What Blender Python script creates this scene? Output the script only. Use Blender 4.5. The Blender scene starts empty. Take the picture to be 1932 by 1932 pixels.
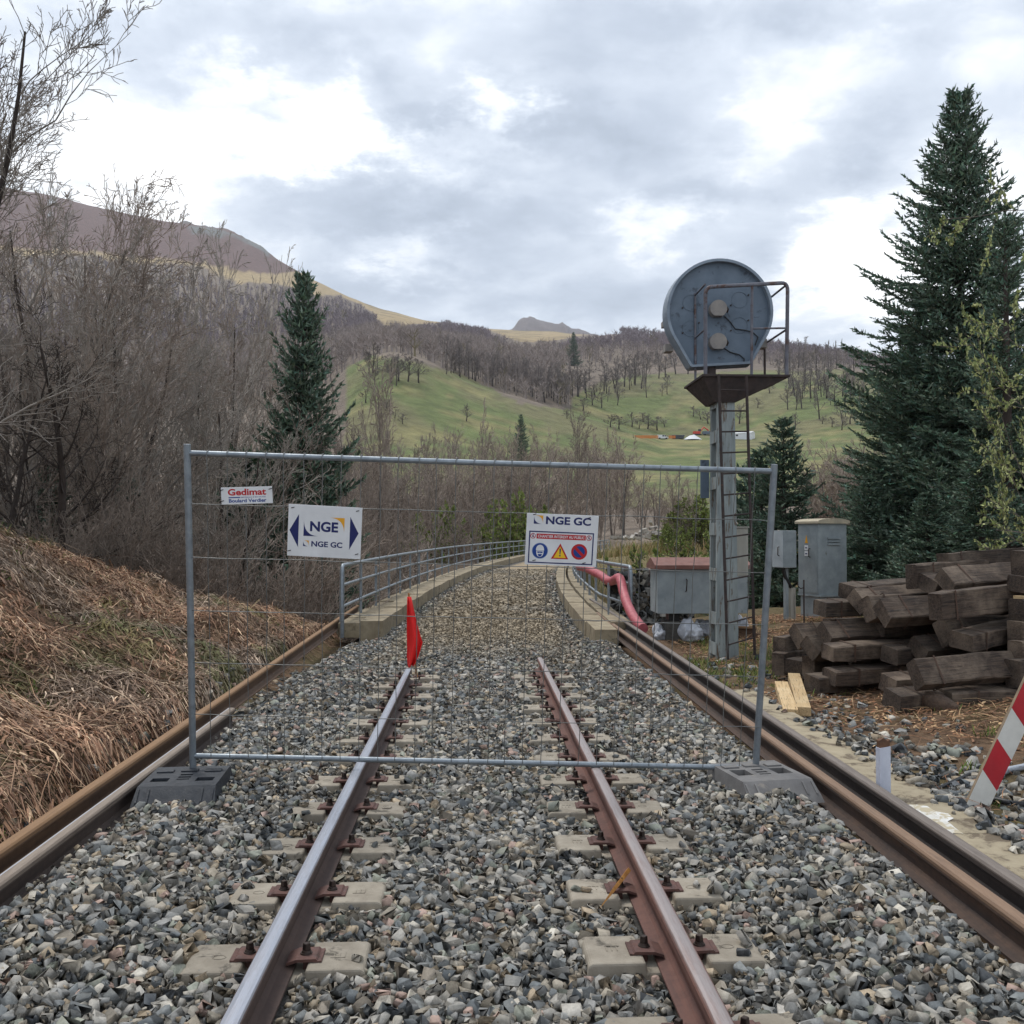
import bpy, bmesh, math, random
import numpy as np
from mathutils import Vector, Matrix

random.seed(7)
rng = np.random.default_rng(7)
R = math.radians
sc = bpy.context.scene
col = sc.collection

# ------------------------------------------------------------------ camera
# photo measured on a 1932 px grid; focal length 1850 px; track vanishing point at (900, 1006)
GRID, FPX, VPX, VPY = 1932.0, 1850.0, 900.0, 1006.0
CAMZ = 1.486                                   # eye height above the top of the rails (z = 0)
YAW = math.atan((GRID / 2 - VPX) / FPX)
PIT = math.atan((VPY - GRID / 2) / FPX)
cam = bpy.data.cameras.new('camera')
cam.sensor_width = 36.0
cam.lens = FPX / GRID * 36.0
cam.clip_start = 0.05
cam.clip_end = 20000
camo = bpy.data.objects.new('camera', cam)
col.objects.link(camo)
camo.location = (0, 0, CAMZ)
camo.rotation_euler = (math.pi / 2 + PIT, 0, -YAW)
sc.camera = camo
sc.render.resolution_x = sc.render.resolution_y = 1024
CM = camo.rotation_euler.to_matrix()


def ray(px, py):
    return CM @ Vector(((px - GRID / 2) / FPX, (GRID / 2 - py) / FPX, -1.0))


def at(px, py, Y):
    """point on the pixel's ray at world distance Y down the line"""
    d = ray(px, py)
    t = Y / d.y
    return Vector((d.x * t, Y, CAMZ + d.z * t))


def gp(px, py, z=0.0):
    """point where the pixel's ray meets the level z"""
    d = ray(px, py)
    t = (z - CAMZ) / d.z
    return Vector((d.x * t, d.y * t, z))


# ------------------------------------------------------------------ world, sun, exposure
SUN_EL, SUN_AZ = R(62), R(-30)                 # azimuth measured from +Y towards +X
w = bpy.data.worlds.new('World')
sc.world = w
w.use_nodes = True
nt = w.node_tree
nt.nodes.clear()


def N(t, typ, **kw):
    n = t.nodes.new(typ)
    for k, v in kw.items():
        setattr(n, k, v)
    return n


def math_n(t, op, a, b=None, c=None, clamp=False):
    n = N(t, 'ShaderNodeMath', operation=op)
    n.use_clamp = clamp
    for i, v in enumerate((a, b, c)):
        if v is None:
            continue
        if isinstance(v, (int, float)):
            n.inputs[i].default_value = v
        else:
            t.links.new(v, n.inputs[i])
    return n.outputs[0]


def mix_c(t, fac, a, b, typ='MIX'):
    n = N(t, 'ShaderNodeMix', data_type='RGBA', blend_type=typ)
    for s, v in ((0, fac), (6, a), (7, b)):
        if isinstance(v, (int, float)):
            n.inputs[s].default_value = v
        elif isinstance(v, (tuple, list)):
            n.inputs[s].default_value = (*v[:3], 1)
        else:
            t.links.new(v, n.inputs[s])
    return n.outputs[2]


def ramp(t, src, stops, interp='LINEAR'):
    n = N(t, 'ShaderNodeValToRGB')
    n.color_ramp.interpolation = interp
    e = n.color_ramp.elements
    while len(e) < len(stops):
        e.new(0.5)
    for i, (p, c) in enumerate(stops):
        e[i].position = p
        e[i].color = (c, c, c, 1) if isinstance(c, (int, float)) else (*c[:3], 1)
    t.links.new(src, n.inputs[0])
    return n.outputs[0]


def noise_n(t, vec, scale, detail=4, rough=0.55, dist=0.0):
    n = N(t, 'ShaderNodeTexNoise')
    n.inputs['Scale'].default_value = scale
    n.inputs['Detail'].default_value = detail
    n.inputs['Roughness'].default_value = rough
    n.inputs['Distortion'].default_value = dist
    if vec is not None:
        t.links.new(vec, n.inputs['Vector'])
    return n.outputs['Fac']


sky = N(nt, 'ShaderNodeTexSky')
sky.sky_type = 'NISHITA'
sky.sun_disc = False
sky.sun_elevation = SUN_EL
sky.sun_rotation = SUN_AZ
sky.altitude = 900
tc = N(nt, 'ShaderNodeTexCoord')
sep = N(nt, 'ShaderNodeSeparateXYZ')
nt.links.new(tc.outputs['Generated'], sep.inputs[0])
X, Y, Z = sep.outputs
# cloud deck seen in perspective: direction divided by height above the horizon
zc = math_n(nt, 'ADD', math_n(nt, 'MAXIMUM', Z, 0.0), 0.22)
comb = N(nt, 'ShaderNodeCombineXYZ')
nt.links.new(math_n(nt, 'DIVIDE', X, zc), comb.inputs[0])
nt.links.new(math_n(nt, 'DIVIDE', Y, zc), comb.inputs[1])
nt.links.new(Z, comb.inputs[2])
vec = comb.outputs[0]
n1 = noise_n(nt, vec, 1.5, 7, 0.5, 0.2)
n2 = noise_n(nt, vec, 5.5, 6, 0.55, 0.3)
cov = math_n(nt, 'ADD', math_n(nt, 'MULTIPLY', n1, 0.66), math_n(nt, 'MULTIPLY', n2, 0.34))
# bright gaps and dark banks where the photograph has them (fixed directions in the sky)
yg = math_n(nt, 'MAXIMUM', Y, 0.05)
gx = math_n(nt, 'DIVIDE', X, yg)
gz = math_n(nt, 'DIVIDE', Z, yg)
wob = math_n(nt, 'MULTIPLY', math_n(nt, 'SUBTRACT', noise_n(nt, vec, 3.2, 8, 0.66), 0.5), 0.34)
gxw = math_n(nt, 'ADD', gx, wob)
wob2 = math_n(nt, 'MULTIPLY', math_n(nt, 'SUBTRACT', noise_n(nt, vec, 6.5, 7, 0.66), 0.5), 0.16)
gzw = math_n(nt, 'ADD', gz, wob2)


def patch(px, py, wx, wy, amp):
    d = ray(px, py)
    a = math_n(nt, 'DIVIDE', math_n(nt, 'SUBTRACT', gxw, d.x / d.y), wx / FPX)
    b = math_n(nt, 'DIVIDE', math_n(nt, 'SUBTRACT', gzw, d.z / d.y), wy / FPX)
    r2 = math_n(nt, 'ADD', math_n(nt, 'MULTIPLY', a, a), math_n(nt, 'MULTIPLY', b, b))
    return math_n(nt, 'MULTIPLY', math_n(nt, 'EXPONENT', math_n(nt, 'MULTIPLY', r2, -1.0)), amp)


for p in ((470, 170, 80, 50, 0.15), (640, 205, 100, 40, 0.15), (540, 280, 300, 42, 0.18), (930, 215, 65, 55, 0.20),
          (1590, 450, 130, 90, 0.28), (1460, 190, 70, 40, 0.12), (1210, 425, 90, 45, 0.12), (760, 490, 120, 45, 0.12), (900, 300, 500, 120, 0.04),
          (1380, 290, 60, 60, 0.06), (300, 230, 120, 60, 0.07),
          (770, 235, 90, 40, -0.12), (1110, 270, 170, 60, -0.13), (700, 400, 420, 60, -0.11), (420, 60, 420, 60, -0.10),
          (1500, 30, 420, 50, -0.10), (1640, 240, 110, 70, -0.09), (1000, 570, 330, 50, -0.07), (1560, 620, 160, 50, -0.08),
          (1350, 360, 150, 40, -0.07), (1130, 90, 200, 60, -0.05)):
    cov = math_n(nt, 'ADD', cov, patch(*p))
cloud = ramp(nt, cov, [(0.30, (0.33, 0.38, 0.455)), (0.42, (0.44, 0.495, 0.58)), (0.52, (0.58, 0.635, 0.715)),
                       (0.60, (0.80, 0.83, 0.86)), (0.68, (1.15, 1.15, 1.15))])
low = ramp(nt, Z, [(0.0, 1.0), (0.16, 0.0)])
cloud = mix_c(nt, math_n(nt, 'MULTIPLY', low, 0.3), cloud, (0.56, 0.66, 0.80))
vm = N(nt, 'ShaderNodeVectorMath', operation='SCALE')
nt.links.new(cloud, vm.inputs[0])
vm.inputs['Scale'].default_value = 10.0
skc = mix_c(nt, 0.94, sky.outputs[0], vm.outputs[0])
bg = N(nt, 'ShaderNodeBackground')
bg.inputs[1].default_value = 0.1
nt.links.new(skc, bg.inputs[0])
wo = N(nt, 'ShaderNodeOutputWorld')
nt.links.new(bg.outputs[0], wo.inputs[0])

sl = bpy.data.lights.new('sun', 'SUN')
sl.energy = 1.5
sl.angle = R(16)
sl.color = (1.0, 0.96, 0.90)
so = bpy.data.objects.new('sun', sl)
col.objects.link(so)
sd = Vector((math.sin(SUN_AZ) * math.cos(SUN_EL), math.cos(SUN_AZ) * math.cos(SUN_EL), math.sin(SUN_EL)))
so.rotation_euler = sd.to_track_quat('Z', 'Y').to_euler()
so.location = (0, 0, 60)

vs = sc.view_settings
vs.view_transform = 'Standard'
vs.look = 'None'
vs.exposure = 0.55
vs.gamma = 1.0
vs.use_curve_mapping = False
sc.cycles.use_denoising = True
sc.cycles.max_bounces = 6
sc.cycles.diffuse_bounces = 3
sc.cycles.transparent_max_bounces = 8


# ------------------------------------------------------------------ helpers
def lin(c):
    """sRGB 0..255 -> linear"""
    return tuple(((v / 255) / 12.92 if v / 255 <= 0.04045 else ((v / 255 + 0.055) / 1.055) ** 2.4) for v in c)


def new_mat(name):
    m = bpy.data.materials.new(name)
    m.use_nodes = True
    t = m.node_tree
    t.nodes.clear()
    b = N(t, 'ShaderNodeBsdfPrincipled')
    o = N(t, 'ShaderNodeOutputMaterial')
    t.links.new(b.outputs[0], o.inputs[0])
    return m, t, b


def set_bump(t, b, h, strength, dist=0.01):
    n = N(t, 'ShaderNodeBump')
    n.inputs['Strength'].default_value = strength
    n.inputs['Distance'].default_value = dist
    t.links.new(h, n.inputs['Height'])
    t.links.new(n.outputs[0], b.inputs['Normal'])


def obj_vec(t, stretch=None, rand=True):
    c = N(t, 'ShaderNodeTexCoord')
    v = c.outputs['Object']
    if rand:
        oi = N(t, 'ShaderNodeObjectInfo')
        vmn = N(t, 'ShaderNodeVectorMath', operation='ADD')
        sx = math_n(t, 'MULTIPLY', oi.outputs['Random'], 37.0)
        cb = N(t, 'ShaderNodeCombineXYZ')
        t.links.new(sx, cb.inputs[0])
        t.links.new(sx, cb.inputs[1])
        t.links.new(v, vmn.inputs[0])
        t.links.new(cb.outputs[0], vmn.inputs[1])
        v = vmn.outputs[0]
    if stretch:
        mp = N(t, 'ShaderNodeMapping')
        mp.inputs['Scale'].default_value = stretch
        t.links.new(v, mp.inputs[0])
        v = mp.outputs[0]
    return v


def mat(name, c1, c2, scale=8, rough=0.8, bump=0.3, bscale=60, metal=0.0, stretch=None, c3=None, spot=0.62, spotscale=3.0,
        bdist=0.004, spec=0.4, vary=0.0):
    """mottled surface: two colours by noise, a third in spots, fine relief"""
    m, t, b = new_mat(name)
    v = obj_vec(t, stretch)
    n = noise_n(t, v, scale, 6, 0.62, 0.2)
    c = mix_c(t, ramp(t, n, [(0.32, 0.0), (0.68, 1.0)]), c1, c2)
    if c3:
        s = noise_n(t, v, spotscale, 7, 0.68, 0.4)
        c = mix_c(t, ramp(t, s, [(spot, 0.0), (spot + 0.07, 1.0)]), c, c3)
    if vary:
        oi = N(t, 'ShaderNodeObjectInfo')
        k = math_n(t, 'ADD', math_n(t, 'MULTIPLY', oi.outputs['Random'], 2 * vary), 1.0 - vary)
        vmn = N(t, 'ShaderNodeVectorMath', operation='SCALE')
        t.links.new(c, vmn.inputs[0])
        t.links.new(k, vmn.inputs['Scale'])
        c = vmn.outputs[0]
    t.links.new(c, b.inputs['Base Color'])
    rr = noise_n(t, v, scale * 2.3, 3)
    t.links.new(ramp(t, rr, [(0.3, max(rough - 0.12, 0.05)), (0.7, min(rough + 0.1, 1.0))]), b.inputs['Roughness'])
    b.inputs['Metallic'].default_value = metal
    b.inputs['Specular IOR Level'].default_value = spec
    if bump:
        set_bump(t, b, noise_n(t, v, bscale, 5, 0.6), bump, bdist)
    return m


def plain(name, c, rough=0.5, metal=0.0):
    m, t, b = new_mat(name)
    v = obj_vec(t)
    n = noise_n(t, v, 9.0, 4)
    t.links.new(mix_c(t, ramp(t, n, [(0.3, 0.0), (0.75, 1.0)]), c, tuple(x * 0.86 for x in c)), b.inputs['Base Color'])
    b.inputs['Roughness'].default_value = rough
    b.inputs['Metallic'].default_value = metal
    return m


def attr_mat(name, rough=0.9, trans=0.0, nscale=0.0, namt=0.25, bump=0.0, bscale=20, attr='Col', bdist=0.02, back=None):
    """colour from the mesh's own colour attribute, mottled"""
    m, t, b = new_mat(name)
    a = N(t, 'ShaderNodeVertexColor')
    a.layer_name = attr
    c = a.outputs[0]
    g = N(t, 'ShaderNodeNewGeometry')
    if nscale:
        n = noise_n(t, g.outputs['Position'], nscale, 7, 0.65)
        k = ramp(t, n, [(0.25, 1 - namt), (0.75, 1 + namt)])
        c = mix_c(t, 1.0, c, k, 'MULTIPLY')
    t.links.new(c, b.inputs['Base Color'])
    b.inputs['Roughness'].default_value = rough
    b.inputs['Specular IOR Level'].default_value = 0.3
    if bump:
        set_bump(t, b, noise_n(t, g.outputs['Position'], bscale, 6, 0.65), bump, bdist)
    return m


def tag(o, label=None, cat=None, group=None, kind=None):
    if label:
        o['label'] = label
    if cat:
        o['category'] = cat
    if group:
        o['group'] = group
    if kind:
        o['kind'] = kind
    return o


def empty(name, loc=(0, 0, 0), rz=0.0, label=None, cat=None, group=None):
    o = bpy.data.objects.new(name, None)
    o.empty_display_size = 0.1
    o.location = loc
    o.rotation_euler = (0, 0, rz)
    col.objects.link(o)
    return tag(o, label, cat, group)


def link(name, me, m, parent=None, smooth=False, loc=None):
    o = bpy.data.objects.new(name, me)
    if m is not None and len(me.materials) == 0:
        me.materials.append(m)
    col.objects.link(o)
    if parent is not None:
        o.parent = parent
    if loc is not None:
        o.location = loc
    if smooth:
        me.polygons.foreach_set('use_smooth', np.ones(len(me.polygons), bool))
    return o


def np_mesh(name, verts, faces, colors=None):
    """verts (n,3), faces (m,3) or (m,4); optional per-vertex colours"""
    me = bpy.data.meshes.new(name)
    verts = np.ascontiguousarray(verts, np.float32)
    faces = np.ascontiguousarray(faces, np.int32)
    k = faces.shape[1]
    me.vertices.add(len(verts))
    me.vertices.foreach_set('co', verts.ravel())
    me.loops.add(faces.size)
    me.loops.foreach_set('vertex_index', faces.ravel())
    me.polygons.add(len(faces))
    me.polygons.foreach_set('loop_start', np.arange(0, faces.size, k, dtype=np.int32))
    me.update(calc_edges=True)
    if colors is not None:
        ca = me.color_attributes.new('Col', 'FLOAT_COLOR', 'POINT')
        c4 = np.ones((len(verts), 4), np.float32)
        c4[:, :3] = colors
        ca.data.foreach_set('color', c4.ravel())
    return me


def copy_tree(o, parent=None):
    c = o.copy()
    col.objects.link(c)
    c.parent = parent
    for ch in list(o.children):
        copy_tree(ch, c)
    return c


class MB:
    """collects simple solids into one mesh"""

    def __init__(s):
        s.v, s.f, s.sm = [], [], []

    def add(s, vs, fs, M=None, smooth=False):
        k = len(s.v)
        for p in vs:
            p = Vector(p)
            s.v.append(tuple(M @ p) if M is not None else tuple(p))
        for f in fs:
            s.f.append([i + k for i in f])
            s.sm.append(smooth)
        return s

    def box(s, lo, hi, M=None, bev=0.0):
        x0, y0, z0 = lo
        x1, y1, z1 = hi
        if bev <= 0:
            vs = [(x, y, z) for z in (z0, z1) for y in (y0, y1) for x in (x0, x1)]
            fs = [(0, 2, 3, 1), (4, 5, 7, 6), (0, 1, 5, 4), (2, 6, 7, 3), (0, 4, 6, 2), (1, 3, 7, 5)]
            return s.add(vs, fs, M)
        bm = bmesh.new()
        bmesh.ops.create_cube(bm, size=1.0)
        for v in bm.verts:
            v.co = Vector(((v.co.x + 0.5) * (x1 - x0) + x0, (v.co.y + 0.5) * (y1 - y0) + y0, (v.co.z + 0.5) * (z1 - z0) + z0))
        bmesh.ops.bevel(bm, geom=bm.edges[:], offset=bev, segments=2, affect='EDGES', profile=0.6)
        s.bm(bm, M)
        return s

    def bm(s, b, M=None, smooth=False):
        b.verts.index_update()
        s.add([v.co.copy() for v in b.verts], [[v.index for v in f.verts] for f in b.faces], M, smooth)
        b.free()
        return s

    def tube(s, pts, r, n=8, cap=True, smooth=True):
        """swept tube; r a number or one radius per point"""
        pts = [Vector(p) for p in pts]
        k = len(pts)
        rs = [r] * k if isinstance(r, (int, float)) else list(r)
        vs, fs = [], []
        up = None
        for i, p in enumerate(pts):
            d = (pts[min(i + 1, k - 1)] - pts[max(i - 1, 0)]).normalized()
            if up is None:
                up = Vector((0, 0, 1)) if abs(d.z) < 0.9 else Vector((1, 0, 0))
            a = d.cross(up).normalized()
            b = a.cross(d).normalized()
            up = b
            for j in range(n):
                t = 2 * math.pi * j / n
                vs.append(p + (a * math.cos(t) + b * math.sin(t)) * rs[i])
        for i in range(k - 1):
            for j in range(n):
                fs.append((i * n + j, i * n + (j + 1) % n, (i + 1) * n + (j + 1) % n, (i + 1) * n + j))
        s.add(vs, fs, smooth=smooth)
        if cap:
            s.add(vs[:n], [tuple(range(n))[::-1]])
            s.add(vs[-n:], [tuple(range(n))])
        return s

    def prism(s, poly, a, b, M=None):
        """polygon in local xz extruded along local y from a to b"""
        n = len(poly)
        vs = [(x, a, z) for x, z in poly] + [(x, b, z) for x, z in poly]
        fs = [tuple(range(n))[::-1], tuple(range(n, 2 * n))]
        fs += [(i, (i + 1) % n, n + (i + 1) % n, n + i) for i in range(n)]
        return s.add(vs, fs, M)

    def cyl(s, p, q, r, n=16, r2=None):
        return s.tube([p, q], [r, r if r2 is None else r2], n)

    def mesh(s, name):
        me = bpy.data.meshes.new(name)
        me.from_pydata(s.v, [], s.f)
        me.polygons.foreach_set('use_smooth', s.sm)
        me.update()
        bm = bmesh.new()
        bm.from_mesh(me)
        bmesh.ops.recalc_face_normals(bm, faces=bm.faces)
        bm.to_mesh(me)
        bm.free()
        return me

    def build(s, name, m, parent=None, loc=None):
        return link(name, s.mesh(name), m, parent, loc=loc)


def box_at(name, lo, hi, m, parent=None, bev=0.0):
    return MB().box(lo, hi, bev=bev).build(name, m, parent)


def sstep(t):
    t = np.clip(t, 0, 1)
    return t * t * (3 - 2 * t)


def vnoise(x, y, seed=0):
    """smooth value noise on numpy arrays, range about -1..1"""
    x = np.asarray(x, float)
    y = np.asarray(y, float)
    xi, yi = np.floor(x), np.floor(y)
    fx, fy = x - xi, y - yi
    fx, fy = fx * fx * (3 - 2 * fx), fy * fy * (3 - 2 * fy)

    def h(a, b):
        s = np.sin(a * 127.1 + b * 311.7 + seed * 74.7) * 43758.5453
        return (s - np.floor(s)) * 2 - 1
    return (h(xi, yi) * (1 - fx) * (1 - fy) + h(xi + 1, yi) * fx * (1 - fy) + h(xi, yi + 1) * (1 - fx) * fy + h(xi + 1, yi + 1) * fx * fy)


def fbm(x, y, seed=0, oct=4):
    v, a = 0, 0.5
    for k in range(oct):
        v = v + a * vnoise(np.asarray(x) * 2 ** k, np.asarray(y) * 2 ** k, seed + k)
        a *= 0.5
    return v


TX = 0.0                                       # track centre line


def cline(Y):
    """centre line of the line: straight, then a right-hand curve of about 320 m radius over the viaduct"""
    t = np.maximum(np.asarray(Y, float) - 7.7, 0)
    return TX + t * t / 641.0

# ================================================================== TERRAIN
COLS = {
    -900: [(66, 1260), (110, 1150), (180, 1020), (300, 900), (600, 760), (1200, 560), (2300, 330), (3200, 350)],
    -300: [(66, 1280), (110, 1150), (180, 1020), (300, 900), (600, 760), (1200, 560), (2300, 318), (3200, 350)],
    0: [(66, 1300), (110, 1160), (180, 1030), (300, 920), (600, 770), (1200, 590), (1800, 450), (2400, 340), (3200, 370)],
    200: [(66, 1310), (110, 1160), (180, 1030), (300, 910), (600, 760), (1200, 610), (1800, 480), (2400, 387), (3200, 420)],
    400: [(66, 1310), (110, 1150), (180, 1010), (300, 900), (450, 770), (600, 720), (1200, 610), (1800, 520), (2400, 424), (3000, 470)],
    440: [(66, 1310), (110, 1150), (180, 1010), (300, 900), (450, 770), (600, 715), (1200, 606), (1800, 520), (2400, 432), (3000, 480)],
    480: [(66, 1310), (110, 1145), (180, 1010), (300, 895), (450, 760), (600, 712), (1200, 604), (1800, 530), (2400, 452), (3000, 500)],
    520: [(66, 1305), (110, 1140), (180, 1005), (300, 890), (450, 750), (600, 710), (1200, 602), (1800, 540), (2400, 486), (3000, 540)],
    600: [(66, 1300), (110, 1130), (180, 1000), (300, 880), (430, 740), (480, 735), (700, 680), (1200, 600), (1700, 565), (2300, 529), (3000, 590)],
    690: [(66, 1290), (110, 1120), (180, 990), (300, 850), (430, 672), (480, 674), (650, 650), (1200, 605), (1800, 588), (2400, 568), (3000, 630)],
    740: [(66, 1280), (110, 1115), (180, 985), (300, 830), (430, 661), (480, 666), (650, 648), (1200, 615), (1800, 600), (2400, 584), (3000, 640)],
    800: [(66, 1270), (110, 1110), (180, 985), (300, 840), (430, 672), (480, 680), (650, 656), (1200, 622), (1800, 612), (2400, 600), (3000, 650)],
    850: [(66, 1260), (110, 1105), (180, 985), (300, 845), (430, 699), (480, 705), (650, 666), (1200, 628), (1800, 618), (2400, 609), (3000, 650)],
    900: [(66, 1240), (110, 1100), (180, 985), (300, 855), (430, 722), (480, 732), (650, 676), (1200, 636), (2000, 622), (2500, 615), (3000, 650)],
    1050: [(66, 1180), (110, 1080), (180, 985), (300, 880), (430, 768), (480, 782), (650, 690), (1200, 645), (2000, 630), (2600, 622), (3000, 660)],
    1160: [(66, 1100), (100, 1035), (180, 985), (300, 900), (430, 800), (480, 814), (620, 722), (900, 660), (1500, 626), (2600, 631), (3200, 660)],
    1250: [(66, 1060), (95, 1024), (120, 1015), (180, 985), (300, 900), (420, 838), (440, 826), (490, 828), (620, 722), (900, 664), (1500, 638), (2600, 645)],
    1350: [(66, 1070), (95, 1030), (180, 985), (300, 900), (420, 838), (440, 826), (490, 826), (620, 722), (900, 668), (1500, 652), (2600, 658)],
    1500: [(66, 1100), (110, 1040), (180, 980), (300, 900), (440, 826), (560, 750), (700, 703), (1000, 676), (1600, 657), (2600, 680)],
    1600: [(66, 1100), (110, 1040), (180, 980), (300, 900), (440, 815), (560, 745), (700, 698), (1000, 682), (1600, 668), (2600, 690)],
    1700: [(66, 1100), (110, 1040), (180, 980), (300, 900), (440, 810), (560, 745), (700, 710), (1000, 700), (1600, 690), (2600, 700)],
    1932: [(66, 1100), (110, 1040), (180, 980), (300, 900), (440, 800), (700, 730), (1600, 705), (2600, 720)],
    2900: [(66, 1100), (110, 1040), (180, 980), (300, 900), (440, 800), (700, 730), (1600, 705), (2600, 720)],
}
_cx = np.array(sorted(COLS))
_lr = np.linspace(math.log(60), math.log(6000), 240)
_tab = []
for c in _cx:
    k = COLS[c]
    yy = np.interp(_lr, [math.log(a) for a, b in k], [b for a, b in k])
    ker = np.array([1, 2, 3, 2, 1.0])
    ker /= ker.sum()
    yy = np.convolve(np.pad(yy, 2, 'edge'), ker, 'valid')
    _tab.append(yy)
_tab = np.array(_tab)


def px_of(Xa, Ya):
    az = np.clip(np.arctan2(Xa, Ya) - YAW, -1.0, 1.0)
    return GRID / 2 + FPX * np.tan(az), np.cos(az)


def far_y(px, r):
    ci = np.clip(np.interp(px, _cx, np.arange(len(_cx))), 0, len(_cx) - 1.0001)
    ri = np.clip((np.log(np.maximum(r, 61)) - _lr[0]) / (_lr[1] - _lr[0]), 0, len(_lr) - 1.0001)
    i, j = ci.astype(int), ri.astype(int)
    fi, fj = ci - i, ri - j
    return (_tab[i, j] * (1 - fi) * (1 - fj) + _tab[i + 1, j] * fi * (1 - fj) + _tab[i, j + 1] * (1 - fi) * fj + _tab[i + 1, j + 1] * fi * fj)


def far_h(Xa, Ya):
    Xa, Ya = np.asarray(Xa, float), np.asarray(Ya, float)
    r = np.hypot(Xa, Ya)
    px, ca = px_of(Xa, Ya)
    z = CAMZ + (VPY - far_y(px, r)) / FPX * r * np.maximum(ca, 0.5)
    return z + fbm(Xa / (12 + r * 0.06), Ya / (12 + r * 0.06), 3, 4) * r * 0.0045


def near_h(Xa, Ya):
    Xa, Ya = np.asarray(Xa, float), np.asarray(Ya, float)
    u = Xa - cline(Ya)
    z = np.full(np.broadcast(Xa, Ya).shape, -0.36)
    # bank on the left of the line
    tl = -2.50 - u
    hb = 1.72 * np.clip(1 - (np.maximum(Ya - 11, 0) / 6.6) ** 2, -0.25, 1)
    bank = -0.14 + hb * np.clip(tl / 3.7, 0, 1) ** 1.12 + np.maximum(tl - 3.7, 0) * 0.03 + (fbm(Xa * 0.9, Ya * 0.9, 11, 4) * 0.36 + fbm(Xa * 2.6, Ya * 2.6, 12, 3) * 0.17) * sstep(tl / 1.0)
    z = np.where(tl > 0, z + (bank - z) * sstep(tl / 0.25), z)
    # verge on the right
    tr = u - 2.45
    verge = -0.13 + 0.17 * sstep((tr - 0.5) / 2.2) + fbm(Xa * 1.3, Ya * 1.3, 21, 4) * 0.05
    z = np.where(tr > 0, z + (verge - z) * sstep(tr / 0.12), z)
    # ravine under the viaduct
    sk = np.clip(Xa - 2.2, 0, 14) * 0.62
    q0 = 16.6 + sk
    rav = sstep((Ya - q0) / 14.0) * (1 - sstep((Ya - 46 - np.clip(Xa, -20, 30) * 0.15) / 17.0))
    dep = (13.0 - 5.0 * sstep((-Xa - 5) / 8)) + 2.0 * fbm(Xa / 9, Ya / 9, 31, 3)
    return z - rav * dep


def ground_h(Xa, Ya):
    Xa, Ya = np.asarray(Xa, float), np.asarray(Ya, float)
    r = np.hypot(Xa, Ya)
    k = sstep((r - 62) / 30.0)
    return near_h(Xa, Ya) * (1 - k) + far_h(Xa, Ya) * k


def gz1(x, y):
    return float(ground_h(np.array([x]), np.array([y]))[0])


def on_ground(px, py, z0=-0.1):
    """pixel ray to the near ground"""
    z = z0
    for _ in range(12):
        p = gp(px, py, z)
        z = gz1(p.x, p.y)
    return Vector((p.x, p.y, z))


def grid_faces(nu, nv):
    a = np.arange(nu * nv).reshape(nu, nv)
    return np.stack([a[:-1, :-1], a[1:, :-1], a[1:, 1:], a[:-1, 1:]], -1).reshape(-1, 4)


# --- near ground: brown litter, grassy patches
gx_ = np.concatenate([np.arange(-46, -14, 1.0), np.arange(-14, 14, 0.22), np.arange(14, 66.1, 1.0)])
gy_ = np.concatenate([np.arange(-8, 30, 0.25), np.arange(30, 96.1, 1.0)])
XX, YY = np.meshgrid(gx_, gy_, indexing='ij')
ZZ = ground_h(XX, YY)
UU = XX - cline(YY)
g = sstep((fbm(XX * 0.7, YY * 0.7, 41, 4) + 0.02) / 0.25)[..., None]
cb = np.array(lin((108, 86, 66)))
cg = np.array(lin((86, 88, 48)))
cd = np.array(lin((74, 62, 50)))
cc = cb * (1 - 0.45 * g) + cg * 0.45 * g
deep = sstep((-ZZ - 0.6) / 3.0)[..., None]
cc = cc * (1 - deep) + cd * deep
farb = (sstep((YY - 50) / 8.0) * sstep((UU + 1) / 2.0))[..., None] * (1 - sstep((-ZZ - 3) / 3.0))[..., None]
cc = cc * (1 - farb) + np.array(lin((128, 116, 84))) * farb
lk = (sstep((-UU - 2.3) / .6) * sstep((YY - 24) / 8))[..., None]
cc = cc * (1 - lk) + np.array(lin((84, 72, 60))) * lk
me = np_mesh('ground', np.stack([XX, YY, ZZ], -1).reshape(-1, 3), grid_faces(*XX.shape), cc.reshape(-1, 3))
M_ground = attr_mat('ground_soil', 0.95, nscale=11.0, namt=0.6, bump=0.9, bscale=26, bdist=0.05)
tag(link('ground', me, M_ground, smooth=True), 'brown soil and litter ground around the line and down the ravine', kind='structure')

# --- hills: pasture, woodland floor, tan mountain
pc = np.arange(-1500, 3400, 7.0)
az = np.arctan((pc - GRID / 2) / FPX) + YAW
az = np.concatenate([np.linspace(az[0] - 1.0, az[0], 12)[:-1], az, np.linspace(az[-1], az[-1] + 1.0, 12)[1:]])
rr = np.exp(np.linspace(math.log(74), math.log(3400), 190))
AZ, RR = np.meshgrid(az, rr, indexing='ij')
HX, HY = RR * np.sin(AZ), RR * np.cos(AZ)
HZ = ground_h(HX, HY) - 0.35 * (1 - sstep((RR - 74) / 25))
HP, _c = px_of(HX, HY)
HPY = VPY - (HZ - CAMZ) / (RR * np.maximum(_c, 0.5)) * FPX
TANX = [-900, 0, 380, 430, 470, 547, 600, 640, 705, 715, 750, 800, 850, 900, 960, 980, 1060, 1100, 1170, 1171, 3000]
TANY = [430, 470, 500, 524, 530, 541, 556, 553, 588, 604, 616, 612, 607, 613, 634, 642, 640, 634, 627, 500, 500]
HEAX = [-900, 0, 380, 453, 520, 560, 600, 640]
HEAY = [430, 460, 492, 506, 514, 512, 528, 400]
PASX = [-900, 640, 650, 700, 860, 980, 1075, 1085, 1130, 1200, 1300, 1480, 1560, 1640, 3000]
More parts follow.
